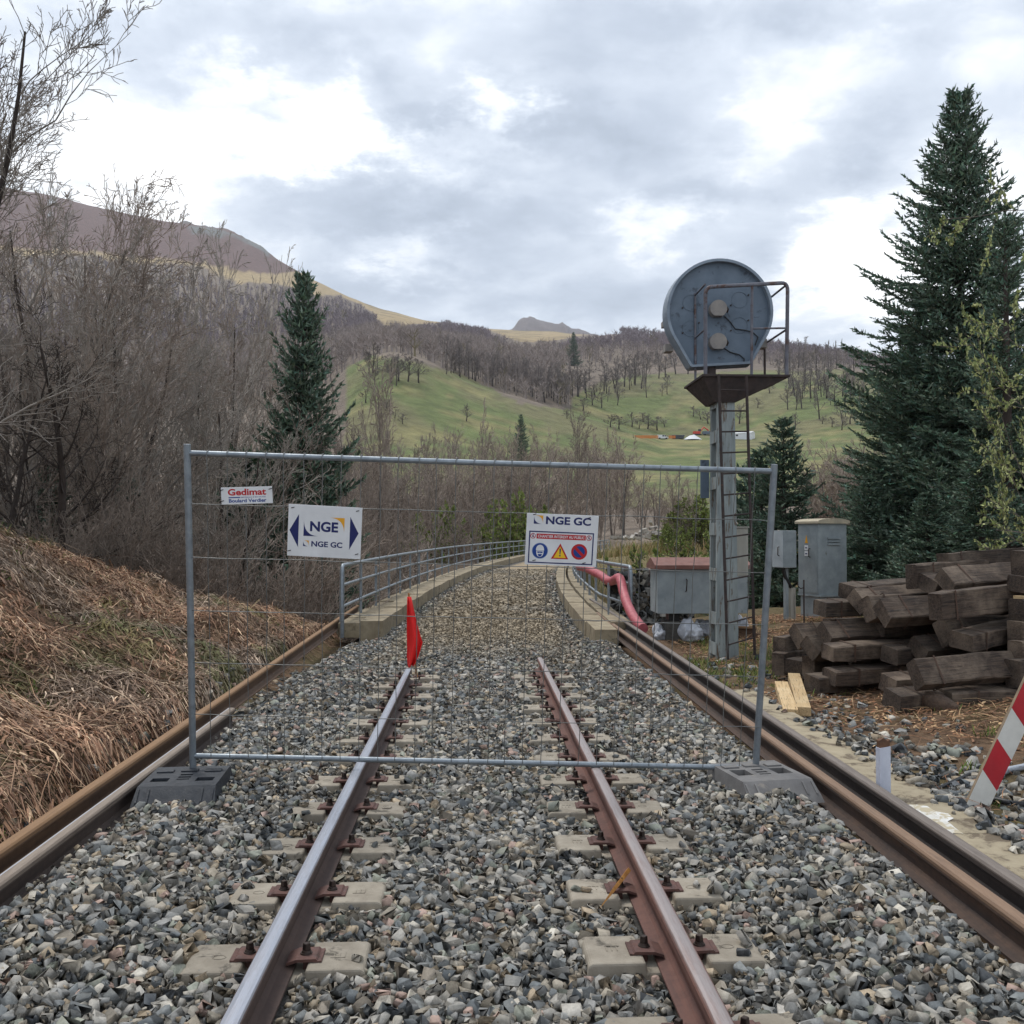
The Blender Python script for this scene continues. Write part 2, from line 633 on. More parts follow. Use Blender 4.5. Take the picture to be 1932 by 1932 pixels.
PASY = [2000, 2000, 690, 668, 700, 760, 775, 745, 722, 706, 703, 694, 690, 704, 715]


def cover(px, py, r):
    """0 woodland, 1 pasture, 2 tan grass, 3 heather"""
    jit = fbm(px / 60, py / 25, 5, 3) * 12
    cv = np.zeros(np.shape(px), int)
    cv = np.where((r > 215) & (r < 760) & (py + jit * 0.4 > np.interp(px, PASX, PASY)) & (px > 640), 1, cv)
    cv = np.where((r > 900) & (py + jit < np.interp(px, TANX, TANY)), 2, cv)
    cv = np.where((r > 900) & (py + jit * 0.6 < np.interp(px, HEAX, HEAY)) & (px < 630), 3, cv)
    return cv


cv = cover(HP, HPY, RR)
pal = np.array([lin((116, 104, 92)), lin((98, 108, 64)), lin((160, 140, 104)), lin((102, 80, 76))])
cc = pal[cv]
nn = fbm(HX / 40, HY / 40, 51, 5)[..., None]
olive = np.array(lin((112, 108, 76)))
n2_ = fbm(HX / 14, HY / 9, 53, 4)[..., None]
ko = (sstep((nn + 0.10 + n2_ * .5 + 0.30 * sstep((RR - 470) / 120)[..., None]) / 0.45) * 0.9) * (cv == 1)[..., None]
kt = sstep((fbm(HX / 22, HY / 7, 57, 4)[..., None] - .04) / .2) * .7 * (cv == 1)[..., None]
cc = cc * (1 - kt) + np.array(lin((138, 128, 88))) * kt
cc = cc * (1 - ko) + olive * ko
rock = (((cv == 3) & (HPY < np.interp(HP, [380, 430, 500], [440, 446, 480])) & (HP > 340) & (HP < 505)) * 1.0)[..., None] * sstep((nn + 0.15) / 0.3)
cc = cc * (1 - rock) + np.array(lin((112, 114, 112))) * rock
dark = ((cv == 2) * sstep((fbm(HX / 55, HY / 30, 61, 4) - 0.16) / 0.08) * sstep((HP - 640) / 60))[..., None] * 0.65
cc = cc * (1 - dark) + np.array(lin((84, 78, 60))) * dark
snow = ((cv == 3) & (np.abs(HP - 92 + (HPY - 390) * 0.15 + fbm(HX / 20, HY / 20, 77, 3) * 16) < 5) & (HPY > 368) & (HPY < 402) & (fbm(HX / 12, HY / 12, 78, 3) > -.08))[..., None]
cc = np.where(snow, np.array([0.55, 0.57, 0.60]), cc)
HZ = HZ + np.where(cv == 3, rock[..., 0] * fbm(HX / 14, HY / 14, 71, 3) * 16, 0)
me = np_mesh('hillside', np.stack([HX, HY, HZ], -1).reshape(-1, 3), grid_faces(*HX.shape), cc.reshape(-1, 3))
M_hill = attr_mat('hill_cover', 0.95, nscale=0.13, namt=0.42, bump=0.8, bscale=0.35, bdist=1.2)
tag(link('hillside', me, M_hill, smooth=True), 'green pasture hills rising to a tan and heather brown mountain', kind='structure')

# far blue summit behind the tan ridge
sx = np.linspace(900, 1170, 120)
sy = np.interp(sx, [900, 950, 968, 978, 995, 1012, 1035, 1048, 1054, 1062, 1090, 1170], [650, 628, 619, 605, 600, 606, 611, 614, 610, 618, 625, 650])
sy = sy + 5 + fbm(sx / 9, sx * 0, 7, 3) * 1.6
sv = np.linspace(0, 1, 14)
V = []
for k, t in enumerate(sv):
    for a_, b_ in zip(sx, sy):
        q = at(a_, b_ + 70 * t * t, 4300)
        V.append((q.x, 4300 - 500 * t + 30 * float(fbm(np.array(a_ / 8), np.array(t * 6), 3, 3)), q.z))
for a_, b_ in zip(sx, sy):
    q = at(a_, b_ + 60, 4300)
    V.append((q.x, 4900, q.z))
f1 = grid_faces(14, 120)
f2 = np.array([[14 * 120 + i, 14 * 120 + i + 1, i + 1, i] for i in range(119)])
tag(link('mountain', np_mesh('mountain', np.array(V), np.concatenate([f1, f2])), mat('summit_rock', lin((104, 92, 90)), lin((84, 76, 78)), 0.01, 0.95, 0), smooth=True), 'distant dark summit behind the tan ridge', kind='structure')


def hill_at(px, py, r0=100, r1=3000):
    """where the pixel ray first meets the hills beyond r0"""
    d = ray(px, py)
    h = math.hypot(d.x, d.y)
    rs = np.exp(np.linspace(math.log(r0), math.log(r1), 900))
    xs, ys, zs = d.x / h * rs, d.y / h * rs, CAMZ + d.z / h * rs
    gh = ground_h(xs, ys)
    k = np.argmax(gh >= zs)
    if gh[k] < zs[k]:
        return None
    return Vector((xs[k], ys[k], gh[k]))

# ================================================================== TRACK
# ---- materials
M_conc = mat('weathered_concrete', lin((162, 153, 138)), lin((134, 125, 111)), 9, 0.9, 0.5, 90, c3=lin((92, 86, 76)), spot=0.58, spotscale=7, vary=0.12)
M_slab = mat('bridge_concrete', lin((158, 146, 122)), lin((128, 114, 92)), 6, 0.9, 0.5, 60, c3=lin((88, 80, 66)), spot=0.57, spotscale=4, vary=0.12)
M_rust = mat('rust_red_plate', lin((104, 72, 64)), lin((80, 58, 53)), 22, 0.75, 0.3, 120, c3=lin((70, 52, 46)), spot=0.6, spotscale=14)
M_bolt = mat('dark_bolt', lin((72, 60, 54)), lin((52, 44, 40)), 30, 0.55, 0.2, 160, metal=0.5)
M_galv = mat('galvanised_steel', lin((150, 158, 164)), lin((122, 130, 137)), 14, 0.5, 0.1, 200, metal=0.6, spec=0.5)
M_wire = mat('wire_steel', lin((128, 130, 128)), lin((98, 98, 96)), 6, 0.5, 0.0, metal=0.4)


def rail_mat(name, rust_shade1, rust_shade2, head_col, pr, width, zlim=0.007, amount=1.0, c3=None, pm=0.7, line=None):  # on the loose rails the side colours are rust with shade painted in
    m, t, b = new_mat(name)
    tcn = N(t, 'ShaderNodeTexCoord')
    o = tcn.outputs['Object']
    s = N(t, 'ShaderNodeSeparateXYZ')
    t.links.new(o, s.inputs[0])
    mp = N(t, 'ShaderNodeMapping')
    mp.inputs['Scale'].default_value = (14, 1.2, 14)
    t.links.new(o, mp.inputs[0])
    n = noise_n(t, mp.outputs[0], 1.6, 7, 0.65, 0.3)
    c = mix_c(t, ramp(t, n, [(0.3, 0.0), (0.7, 1.0)]), rust_shade1, rust_shade2)
    n3 = noise_n(t, o, 26, 5, 0.6)
    c = mix_c(t, math_n(t, 'MULTIPLY', ramp(t, n3, [(0.45, 0.0), (0.75, 1.0)]), 0.5), c, c3 or tuple(x * 0.55 for x in rust_shade2))
    n2 = noise_n(t, mp.outputs[0], 3.5, 6, 0.7)
    edge = math_n(t, 'ADD', math_n(t, 'ABSOLUTE', math_n(t, 'ADD', s.outputs[0], width[1])), math_n(t, 'MULTIPLY', math_n(t, 'SUBTRACT', n2, 0.5), 0.022))
    on_top = math_n(t, 'MULTIPLY', math_n(t, 'GREATER_THAN', s.outputs[2], -zlim), ramp(t, edge, [(max(width[0] - 0.004, 0), 1.0), (width[0] + 0.004, 0.0)]))
    on_top = math_n(t, 'MULTIPLY', on_top, ramp(t, n2, [(0.30, amount * 0.55), (0.55, amount)]))
    c = mix_c(t, on_top, c, head_col)
    if line:
        lw = math_n(t, 'MULTIPLY', math_n(t, 'LESS_THAN', math_n(t, 'ABSOLUTE', math_n(t, 'ADD', s.outputs[0], line[0])), line[1]), math_n(t, 'GREATER_THAN', s.outputs[2], -.02))
        c = mix_c(t, math_n(t, 'MULTIPLY', lw, .85), c, line[2])
    t.links.new(c, b.inputs['Base Color'])
    t.links.new(math_n(t, 'MULTIPLY', on_top, pm), b.inputs['Metallic'])
    t.links.new(math_n(t, 'SUBTRACT', 0.78, math_n(t, 'MULTIPLY', on_top, 0.78 - pr)), b.inputs['Roughness'])
    set_bump(t, b, n3, 0.25, 0.002)
    return m


M_rl = rail_mat('running_rail_polished', lin((84, 66, 58)), lin((66, 52, 48)), lin((176, 180, 190)), 0.33, (0.030, 0.0), 0.009)
M_rr = rail_mat('running_rail_rusting', lin((116, 78, 66)), lin((88, 62, 56)), lin((168, 160, 158)), 0.36, (0.026, 0.0), 0.008, 0.85)
M_ra = rail_mat('rail_orange_rust_shaded_web', lin((104, 78, 56)), lin((74, 56, 44)), lin((138, 106, 74)), 0.8, (0.036, 0.0), 0.030, 1.0, pm=0.0)  # sides are rust deepened in colour to stand for shade below the head
M_rb = rail_mat('rail_brown_worn_shaded_web', lin((84, 70, 62)), lin((58, 48, 44)), lin((136, 122, 108)), 0.65, (0.036, 0.0), 0.030, 1.0, pm=0.0, line=(0.016, 0.0045, lin((172, 180, 190))))  # web and foot darkened in the colour as shade; head keeps its brown
M_rc = rail_mat('rail_brown_rust_shaded_web', lin((88, 66, 52)), lin((54, 44, 40)), lin((132, 106, 84)), 0.7, (0.036, 0.0), 0.026, 1.0, pm=0.0)  # near-black web is shade put into the rust colour
M_rd = rail_mat('rail_dark_shaded_web', lin((70, 60, 54)), lin((48, 42, 40)), lin((120, 110, 102)), 0.6, (0.036, 0.0), 0.020, 1.0, pm=0.1)  # web and foot colours hold painted shade under the head

PROF = [(-.034, -.013), (-.026, -.003), (-.012, 0), (.012, 0), (.026, -.003), (.034, -.013), (.034, -.038), (.010, -.052), (.009, -.112), (.026, -.130),
        (.070, -.140), (.070, -.150), (-.070, -.150), (-.070, -.140), (-.026, -.130), (-.009, -.112), (-.010, -.052), (-.034, -.038)]


def rail(name, p0, p1, m, label, group=None, prof=PROF):
    p0, p1 = Vector(p0), Vector(p1)
    d = p1 - p0
    L = d.length
    rz = math.atan2(-d.x, d.y)
    b = MB()
    n = len(prof)
    cuts = [L * i / 14 for i in range(15)]
    wob = [0.0] + [random.uniform(-1, 1) * 0.002 for _ in cuts[1:-1]] + [0.0]
    vs = [(x + wob[i], y, z) for i, y in enumerate(cuts) for x, z in prof]
    fs = [(i * n + j, i * n + (j + 1) % n, (i + 1) * n + (j + 1) % n, (i + 1) * n + j) for i in range(14) for j in range(n)]
    fs += [tuple(range(n))[::-1], tuple(range(14 * n, 15 * n))]
    b.add(vs, fs)
    o = b.build(name, m)
    o.location = p0
    o.rotation_euler = (math.atan2(d.z, math.hypot(d.x, d.y)), 0, rz)
    return tag(o, label, 'rail', group)


GA = 0.7525
rail('rail', (TX - GA, -1.2, 0), (TX - GA, 10.9, 0), M_rl, 'running rail with bright polished top, its far end at the red flag')
rail('rail', (TX + GA, -1.2, 0), (TX + GA, 11.75, 0), M_rr, 'running rail with rust red foot and purplish brown worn top')
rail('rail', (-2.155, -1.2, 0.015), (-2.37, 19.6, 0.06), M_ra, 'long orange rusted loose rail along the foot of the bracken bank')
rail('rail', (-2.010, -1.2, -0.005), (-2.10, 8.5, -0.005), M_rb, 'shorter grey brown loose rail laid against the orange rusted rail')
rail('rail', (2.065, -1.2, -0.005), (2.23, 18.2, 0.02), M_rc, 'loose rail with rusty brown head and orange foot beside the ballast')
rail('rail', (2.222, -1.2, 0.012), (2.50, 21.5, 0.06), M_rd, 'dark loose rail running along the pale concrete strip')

# ---- twin block sleepers
def block_mesh():
    prof = [(-.355, -.34), (-.338, -.127), (-.322, -.118), (-.122, -.118), (-.116, -.153), (.116, -.153), (.122, -.118), (.322, -.118), (.338, -.127), (.355, -.34)]
    bm = bmesh.new()
    n = len(prof)
    a = [bm.verts.new((x, -.128 * (1.0 + (-.118 - z) * 0.7), z)) for x, z in prof]
    b = [bm.verts.new((x, .128 * (1.0 + (-.118 - z) * 0.7), z)) for x, z in prof]
    bm.faces.new(a)
    bm.faces.new(b[::-1])
    for i in range(n):
        bm.faces.new((a[i], b[i], b[(i + 1) % n], a[(i + 1) % n]))
    bmesh.ops.recalc_face_normals(bm, faces=bm.faces)
    ed = [e for e in bm.edges if min(v.co.z for v in e.verts) > -.16]
    bmesh.ops.bevel(bm, geom=ed, offset=.009, segments=2, affect='EDGES', profile=0.5)
    q = MB().bm(bm)
    ring = [Vector((.22 + .024 * math.cos(t * math.pi / 9), .018 * math.sin(t * math.pi / 9), -.1175)) for t in range(19)]
    q.tube(ring, .0022, 4, False)
    for x0 in (-.255, -.235, -.215):
        q.box((x0, -.02, -.119), (x0 + .004, .024, -.1155))
    q.box((-.255, .022, -.119), (-.20, .026, -.1155))
    return q.mesh('concrete_block')


me_block = block_mesh()
me_block.materials.append(M_conc)


def clip_mesh():
    b = MB()
    pr = [(.040, -.128), (.040, -.118), (.075, -.106), (.150, -.104), (.158, -.112), (.172, -.110), (.172, -.122), (.150, -.122), (.140, -.116), (.080, -.116)]
    b.prism(pr, -.056, .056)
    b.box((.10, -.03, -.155), (.125, .03, -.116))
    return b.mesh('clip_plate')


def bolt_mesh():
    b = MB()
    b.tube([(.108, 0, -.107), (.108, 0, -.100)], [.024, .022], 14)
    b.tube([(.108, 0, -.100), (.108, 0, -.092)], [.019, .016], 14)
    bm = bmesh.new()
    bmesh.ops.create_cone(bm, cap_ends=True, segments=4, radius1=.017, radius2=.0145, depth=.026)
    bmesh.ops.bevel(bm, geom=bm.edges[:], offset=.002, segments=1, affect='EDGES')
    b.bm(bm, Matrix.Translation((.108, 0, -.079)))
    return b.mesh('bolt')


me_clip, me_bolt = clip_mesh(), bolt_mesh()
me_clip.materials.append(M_rust)
me_bolt.materials.append(M_bolt)
SLY = [1.82, 2.48, 3.14] + [3.80 + 0.66 * k for k in range(12)]
for k, y in enumerate(SLY):
    s = empty('twin_block_sleeper', (TX, y + random.uniform(-.02, .02), 0), random.uniform(-.02, .02),
              'pale twin block concrete sleeper with red bolted clips under the running rails', 'sleeper', 'concrete sleepers under the running rails')
    for sd_ in (-1, 1):
        b = link('concrete_block', me_block, None, s)
        b.location = (sd_ * GA, 0, 0)
        b.rotation_euler = (0, 0, 0 if sd_ > 0 else math.pi)
        for q in (-1, 1):
            c = link('clip_plate', me_clip, None, s)
            c.location = (sd_ * GA, random.uniform(-.012, .012), 0)
            c.rotation_euler = (0, 0, 0 if q > 0 else math.pi)
            bo = link('bolt', me_bolt, None, c)
            bo.rotation_euler = (0, 0, 0)

# ---- ballast
def bed_z(u, Ya):
    au = np.abs(u)
    k = sstep((Ya - 10.5) / 5.0)
    z = -0.150 + 0.085 * np.exp(-((au - 1.72) / 0.42) ** 2) * (1 - k) - 0.07 * k
    z = z + 0.10 * np.exp(-((u - 1.75) / 0.3) ** 2 - ((Ya - 14.2) / 1.1) ** 2) + 0.07 * np.exp(-((u + 1.75) / 0.3) ** 2 - ((Ya - 14.0) / 1.5) ** 2)
    return z + fbm(u * 2.2, np.asarray(Ya) * 2.2, 81, 3) * 0.03


us = np.linspace(-1, 1, 45)
ys = np.concatenate([np.arange(-1.2, 20, 0.16), np.arange(20, 87, 0.5)])
UB, YB = np.meshgrid(us, ys, indexing='ij')
hw = np.where(YB < 14, 1.98, np.where(YB < 15.6, 1.98 - (YB - 14) / 1.6 * 0.25, 1.73))
UB = UB * hw
XB = UB + cline(YB)
ZB = bed_z(UB, YB) - 0.028
kb = (sstep((YB - 11.8 + fbm(UB * 1.5, YB * 0.4, 9, 3) * 5) / 6.0) * sstep((1.5 - np.abs(UB)) / 0.5))[..., None]
cb_ = np.array(lin((78, 76, 73))) * (1 - kb) + np.array(lin((150, 134, 110))) * kb
me = np_mesh('ballast_bed', np.stack([XB, YB, ZB], -1).reshape(-1, 3), grid_faces(*XB.shape), cb_.reshape(-1, 3))
tag(link('ballast_bed', me, attr_mat('ballast_fines', 0.95, nscale=45, namt=0.6, bump=0.9, bscale=55, bdist=0.02), smooth=True),
    'stone dust and fines under the ballast', kind='structure')


def stone_variants(n, cuts, seed):
    """chipped angular blocks: a box cut by random planes"""
    out = []
    rs = random.Random(seed)
    while len(out) < n:
        bm = bmesh.new()
        bmesh.ops.create_cube(bm, size=2.0)
        sy, sz = rs.uniform(.58, .88), rs.uniform(.42, .72)
        sh = rs.uniform(-.35, .35)
        for v in bm.verts:
            v.co = Vector((v.co.x + sh * v.co.y + rs.uniform(-.15, .15), v.co.y * sy + rs.uniform(-.12, .12), v.co.z * sz + rs.uniform(-.15, .15)))
        for _ in range(cuts):
            d = Vector((rs.gauss(0, 1), rs.gauss(0, 1) * 1.1, rs.gauss(0, 1) * 1.2)).normalized()
            ext = max(v.co.dot(d) for v in bm.verts)
            r_ = bmesh.ops.bisect_plane(bm, geom=bm.verts[:] + bm.edges[:] + bm.faces[:], plane_co=d * ext * rs.uniform(.62, .88), plane_no=d, clear_outer=True)
            ed = [e for e in r_['geom_cut'] if isinstance(e, bmesh.types.BMEdge)]
            if len(ed) > 2:
                bmesh.ops.contextual_create(bm, geom=ed)
        h = bmesh.ops.convex_hull(bm, input=bm.verts[:])
        bmesh.ops.delete(bm, geom=[e for e in h['geom_interior'] if isinstance(e, bmesh.types.BMVert)], context='VERTS')
        bmesh.ops.triangulate(bm, faces=bm.faces)
        bmesh.ops.remove_doubles(bm, verts=bm.verts, dist=.02)
        bmesh.ops.recalc_face_normals(bm, faces=bm.faces)
        bm.verts.index_update()
        v_, f_ = np.array([v.co[:] for v in bm.verts]), np.array([[v.index for v in f.verts] for f in bm.faces if len(f.verts) == 3])
        bm.free()
        out.append((v_ - v_.mean(0), f_))
    return out


SV_fine = stone_variants(24, 5, 1)
SV_low = stone_variants(12, 2, 2)
SPAL = np.array([lin(c) for c in ((148, 146, 142), (126, 127, 127), (110, 114, 116), (162, 158, 150), (138, 132, 122), (94, 99, 103), (76, 80, 85),
                                  (150, 137, 119), (152, 132, 124), (128, 132, 124), (118, 112, 104), (176, 172, 164))])
SPAL = SPAL * np.array([1.27, 1.24, 1.18])
SPW = np.array([.18, .16, .13, .09, .10, .09, .05, .05, .035, .05, .05, .015])
SPW = SPW / SPW.sum()


def stones(name, pos, size, variants, seed, tint=None, flat=0.45, dark=1.0):
    rg = np.random.default_rng(seed)
    n = len(pos)
    vi = rg.integers(0, len(variants), n)
    V, F, C = [], [], []
    off = 0
    for k, (bv, bf) in enumerate(variants):
        idx = np.where(vi == k)[0]
        m_ = len(idx)
        if not m_:
            continue
        a = rg.uniform(0, 2 * np.pi, m_)
        b = rg.normal(0, flat, m_)
        c = rg.normal(0, flat, m_)
        ca, sa, cb2, sb, cc2, sc2 = np.cos(a), np.sin(a), np.cos(b), np.sin(b), np.cos(c), np.sin(c)
        Rz = np.zeros((m_, 3, 3))
        Rz[:, 0, 0], Rz[:, 0, 1], Rz[:, 1, 0], Rz[:, 1, 1], Rz[:, 2, 2] = ca, -sa, sa, ca, 1
        Rx = np.zeros((m_, 3, 3))
        Rx[:, 0, 0], Rx[:, 1, 1], Rx[:, 1, 2], Rx[:, 2, 1], Rx[:, 2, 2] = 1, cb2, -sb, sb, cb2
        Ry = np.zeros((m_, 3, 3))
        Ry[:, 1, 1], Ry[:, 0, 0], Ry[:, 0, 2], Ry[:, 2, 0], Ry[:, 2, 2] = 1, cc2, sc2, -sc2, cc2
        Q = Rz @ Rx @ Ry
        pv = np.einsum('nij,vj->nvi', Q, bv) * size[idx][:, None, None] + pos[idx][:, None, :]
        nv = len(bv)
        V.append(pv.reshape(-1, 3))
        F.append((bf[None] + (np.arange(m_) * nv)[:, None, None] + off).reshape(-1, 3))
        off += m_ * nv
        cl = SPAL[rg.choice(len(SPAL), m_, p=SPW)] * rg.uniform(0.72, 1.22, (m_, 1)) * dark
        if tint is not None:
            tk = tint[idx][:, None]
            cl = cl * (1 - tk) + np.array(lin((168, 154, 132))) * rg.uniform(0.7, 1.2, (m_, 1)) * tk
        C.append(np.repeat(cl, nv, 0))
    return np_mesh(name, np.concatenate(V), np.concatenate(F), np.concatenate(C))


def jgrid(x0, x1, y0, y1, sp, rg):
    gx, gy = np.meshgrid(np.arange(x0, x1, sp), np.arange(y0, y1, sp), indexing='ij')
    return (gx + rg.uniform(-.48, .48, gx.shape) * sp).ravel(), (gy + rg.uniform(-.48, .48, gy.shape) * sp).ravel()


rg = np.random.default_rng(5)
PX, PY, PS, LOW = [], [], [], []
for (y0, y1, sp, sz, low) in ((1.9, 5.2, .039, .0235, 0), (5.2, 8.6, .041, .0235, 0), (8.6, 13.0, .045, .0245, 1), (13.0, 20.0, .046, .0205, 1), (20.0, 46.0, .085, .033, 1)):
    a, b = jgrid(-2.04, 2.04, y0, y1, sp, rg)
    PX.append(a); PY.append(b)
    PS.append(sz * np.clip(np.exp(rg.normal(0, .27, len(a))), .5, 1.5))
    LOW.append(np.full(len(a), low))
u_, y_, s_, l_ = map(np.concatenate, (PX, PY, PS, LOW))
keep = np.abs(u_) < np.where(y_ < 14, 1.95, np.where(y_ < 15.6, 1.95 - (y_ - 14) / 1.6 * .25, 1.70))
# stay clear of rails and sleeper blocks
for rx, ye in ((-GA, 10.95), (GA, 11.8)):
    keep &= ~((np.abs(u_ - rx) < 0.070 + s_ * 0.35) & (y_ < ye))
for y in SLY:
    for rx in (-GA, GA):
        keep &= (rg.uniform(0, 1, len(u_)) < .10 * (np.abs(np.abs(u_ - rx) - .27) < .06)) | ~((np.abs(u_ - rx) < np.where(np.abs(u_) > GA, .305, .315) + s_ * .2 + .02 * np.sin(y * 37 + rx)) & (np.abs(y_ - y) < .112 + s_ * .2))
u_, y_, s_, l_ = u_[keep], y_[keep], s_[keep], l_[keep]
z_ = bed_z(u_, y_) + rg.uniform(-.020, .006, len(u_))
near_rail = np.minimum(np.abs(u_ - GA), np.abs(u_ + GA)) < 0.22
for y in SLY:
    for rx in (-GA, GA):
        z_ = np.where((np.abs(u_ - rx) < .32) & (np.abs(y_ - y) < .11), -.118 + s_ * .4, z_)
z_ = z_ - np.where(near_rail & (z_ < -.12) & (y_ < 11.6), 0.015, 0)
pos = np.stack([u_ + cline(y_), y_, z_], -1)
dry = sstep((y_ - 11.8 + fbm(u_ * 1.5, y_ * 0.35, 9, 3) * 4) / 4.0) * sstep((1.55 - np.abs(u_)) / 0.35)
dry = np.maximum(dry * np.clip(.9 + fbm(u_ * 1.2, y_ * .5, 13, 3) * .8, .35, 1), np.where((rg.uniform(0, 1, len(u_)) < .28) & near_rail, .6, rg.uniform(0, .08, len(u_))))
M_stone = attr_mat('crushed_stone', 0.88, nscale=70, namt=0.28, bump=0.35, bscale=160, bdist=0.006)
f = l_ == 0
o = link('ballast', stones('ballast', pos[f], s_[f], SV_fine, 3, dry[f], 0.55), M_stone)
tag(o, 'grey crushed stone ballast between and beside the running rails', 'ballast', kind='stuff')
o = link('ballast', stones('ballast', pos[~f], s_[~f], SV_low, 4, dry[~f], 0.5), M_stone)
tag(o, 'crushed stone ballast turning brown on the trackless viaduct deck', 'ballast', kind='stuff')

# chips and fines between the stones
a, b = jgrid(-1.98, 1.98, 2.0, 11.5, .048, rg)
k = np.ones(len(a), bool)
for rx in (-GA, GA):
    k &= np.abs(a - rx) > .085
    for y in SLY:
        k &= ~((np.abs(a - rx) < .33) & (np.abs(b - y) < .125))
pos = np.stack([a + TX, b, bed_z(a, b) + rg.uniform(-.012, .010, len(a))], -1)[k]
ss = .0095 * np.exp(rg.normal(0, .35, k.sum()))
tn = np.where(rg.uniform(0, 1, k.sum()) < .3, .7, .1)
tag(link('ballast_chips', stones('ballast_chips', pos, ss, SV_low, 44, tn, .6, .85), M_stone), 'small chips and grit caught between the ballast stones', 'grit', kind='stuff')

# loose stones outside the loose rails
a, b = jgrid(2.62, 4.1, 2.6, 12.5, .054, rg)
k = rg.uniform(0, 1, len(a)) < np.clip((a - 2.56) / .2, 0, 1) * np.clip(1.05 - (a - 2.95) / 0.95, 0, 1) * np.clip(0.85 + fbm(a * 2, b * 2, 5, 3), 0.05, 1) * np.clip((10.0 - b) / 4, 0.15, 1)
a, b = a[k], b[k]
a2, b2 = jgrid(-2.80, -2.26, 2.2, 13.0, .055, rg)
k = rg.uniform(0, 1, len(a2)) < np.clip(1.25 - (-2.28 - a2) / .42, 0, 1) * np.clip(0.85 + fbm(a2 * 2, b2 * 1.2, 6, 3) * 1.3, 0, 1)
a2, b2 = a2[k], b2[k]
a, b = np.concatenate([a, a2]), np.concatenate([b, b2])
pz = np.maximum(ground_h(a, b), np.where((a > 2.45) & (a < 2.74) & (b < 9.6), -.058, -9))
ss = .027 * np.clip(np.exp(rg.normal(0, .34, len(a))), .45, 1.7)
pos = np.stack([a, b, pz + ss * .25], -1)
o = link('loose_stones', stones('loose_stones', pos, ss, SV_fine, 8, flat=.35), M_stone)
tag(o, 'scattered loose stones on the verge outside the loose rails', 'stones', kind='stuff')

# concrete strip
b = MB()
xs0 = 2.46
ysl = [-1.2 + 1.5 * k for k in range(11)]
M_strip = mat('strip_concrete', lin((166, 154, 130)), lin((138, 126, 104)), 5, 0.92, 0.6, 70, c3=lin((104, 92, 76)), spot=0.52, spotscale=5, vary=0.08)
strip = empty('concrete_strip', (2.66, 3, -.06), 0, 'pale sandy concrete strip along the dark loose rail', 'kerb strip')
for i in range(7):
    y0 = -1.2 + 1.55 * i
    xr = 0.10 * math.sin(i * 1.7)
    q = MB().box((-.27, 0, -.28), (.0 + .3 * xr, 1.546, random.uniform(-.006, .004)), bev=.012)
    o = q.build('slab', M_strip, strip)
    o.location = (0.0166 * i, y0 - 3, 0)

# ================================================================== VIADUCT
via = empty('viaduct', (TX, 16, -1.2), 0, 'curved railway viaduct with concrete kerbs and ballasted deck', 'bridge')


def sweep(u0, u1, z0, z1, y0, y1, n):
    yy = np.linspace(y0, y1, n + 1)
    vs, fs = [], []
    for y in yy:
        dx = float((cline(y + .01) - cline(y - .01)) / .02)
        nx, ny = 1 / math.hypot(1, dx), -dx / math.hypot(1, dx)
        c = float(cline(y))
        for (u, z) in ((u0, z0), (u1, z0), (u1, z1), (u0, z1)):
            vs.append((c + u * nx, y + u * ny, z))
    for i in range(n):
        for j in range(4):
            fs.append((i * 4 + j, i * 4 + (j + 1) % 4, i * 4 + 4 + (j + 1) % 4, i * 4 + 4 + j))
    fs += [(3, 2, 1, 0), (4 * n, 4 * n + 1, 4 * n + 2, 4 * n + 3)]
    return vs, fs


def via_part(name, m, vs, fs):
    o = MB().add([Vector(v) - Vector(via.location) for v in vs], fs).build(name, m, via)
    return o


M_mason = mat('viaduct_masonry', lin((112, 104, 92)), lin((84, 78, 70)), 3, 0.95, 0.8, 8, bdist=.05)
via_part('deck', M_mason, *sweep(-2.15, 2.25, -1.25, -.30, 16.2, 84.5, 50))
for y in (28, 40, 52, 64, 75):
    via_part('pier', M_mason, *sweep(-1.9, 2.0, -16, -1.26, y - 1.0, y + 1.0, 2))
via_part('abutment', M_mason, *sweep(-2.05, 2.2, -9, -1.26, 16.2, 18.2, 2))
via_part('abutment', M_mason, *sweep(-2.05, 2.2, -9, -1.26, 82.4, 84.4, 2))
y = 16.1
while y < 84:
    L = 1.02 if y < 40 else 2.1
    dz = random.uniform(-.012, .012)
    via_part('walkway_slab', M_slab, *sweep(-2.01 + random.uniform(-.01, .01), -1.65 + random.uniform(-.012, .012), -.30, .045 + dz, y, y + L - .02, 2))
    via_part('walkway_slab', M_slab, *sweep(-2.38, -2.025, -.22, .02 - dz, y, y + L - .015, 2))
    y += L
y = 14.5
while y < 84:
    L = 1.5 if y < 40 else 2.5
    dz = random.uniform(-.012, .012)
    via_part('kerb_slab', M_slab, *sweep(1.66 + random.uniform(-.012, .012), 2.00, -.30, .05 + dz, y, y + L - .02, 2))
    if y > 15.2:
        via_part('kerb_slab', M_slab, *sweep(2.08, 2.42, -.30, .03 - dz, y, y + L - .015, 2))
    y += L


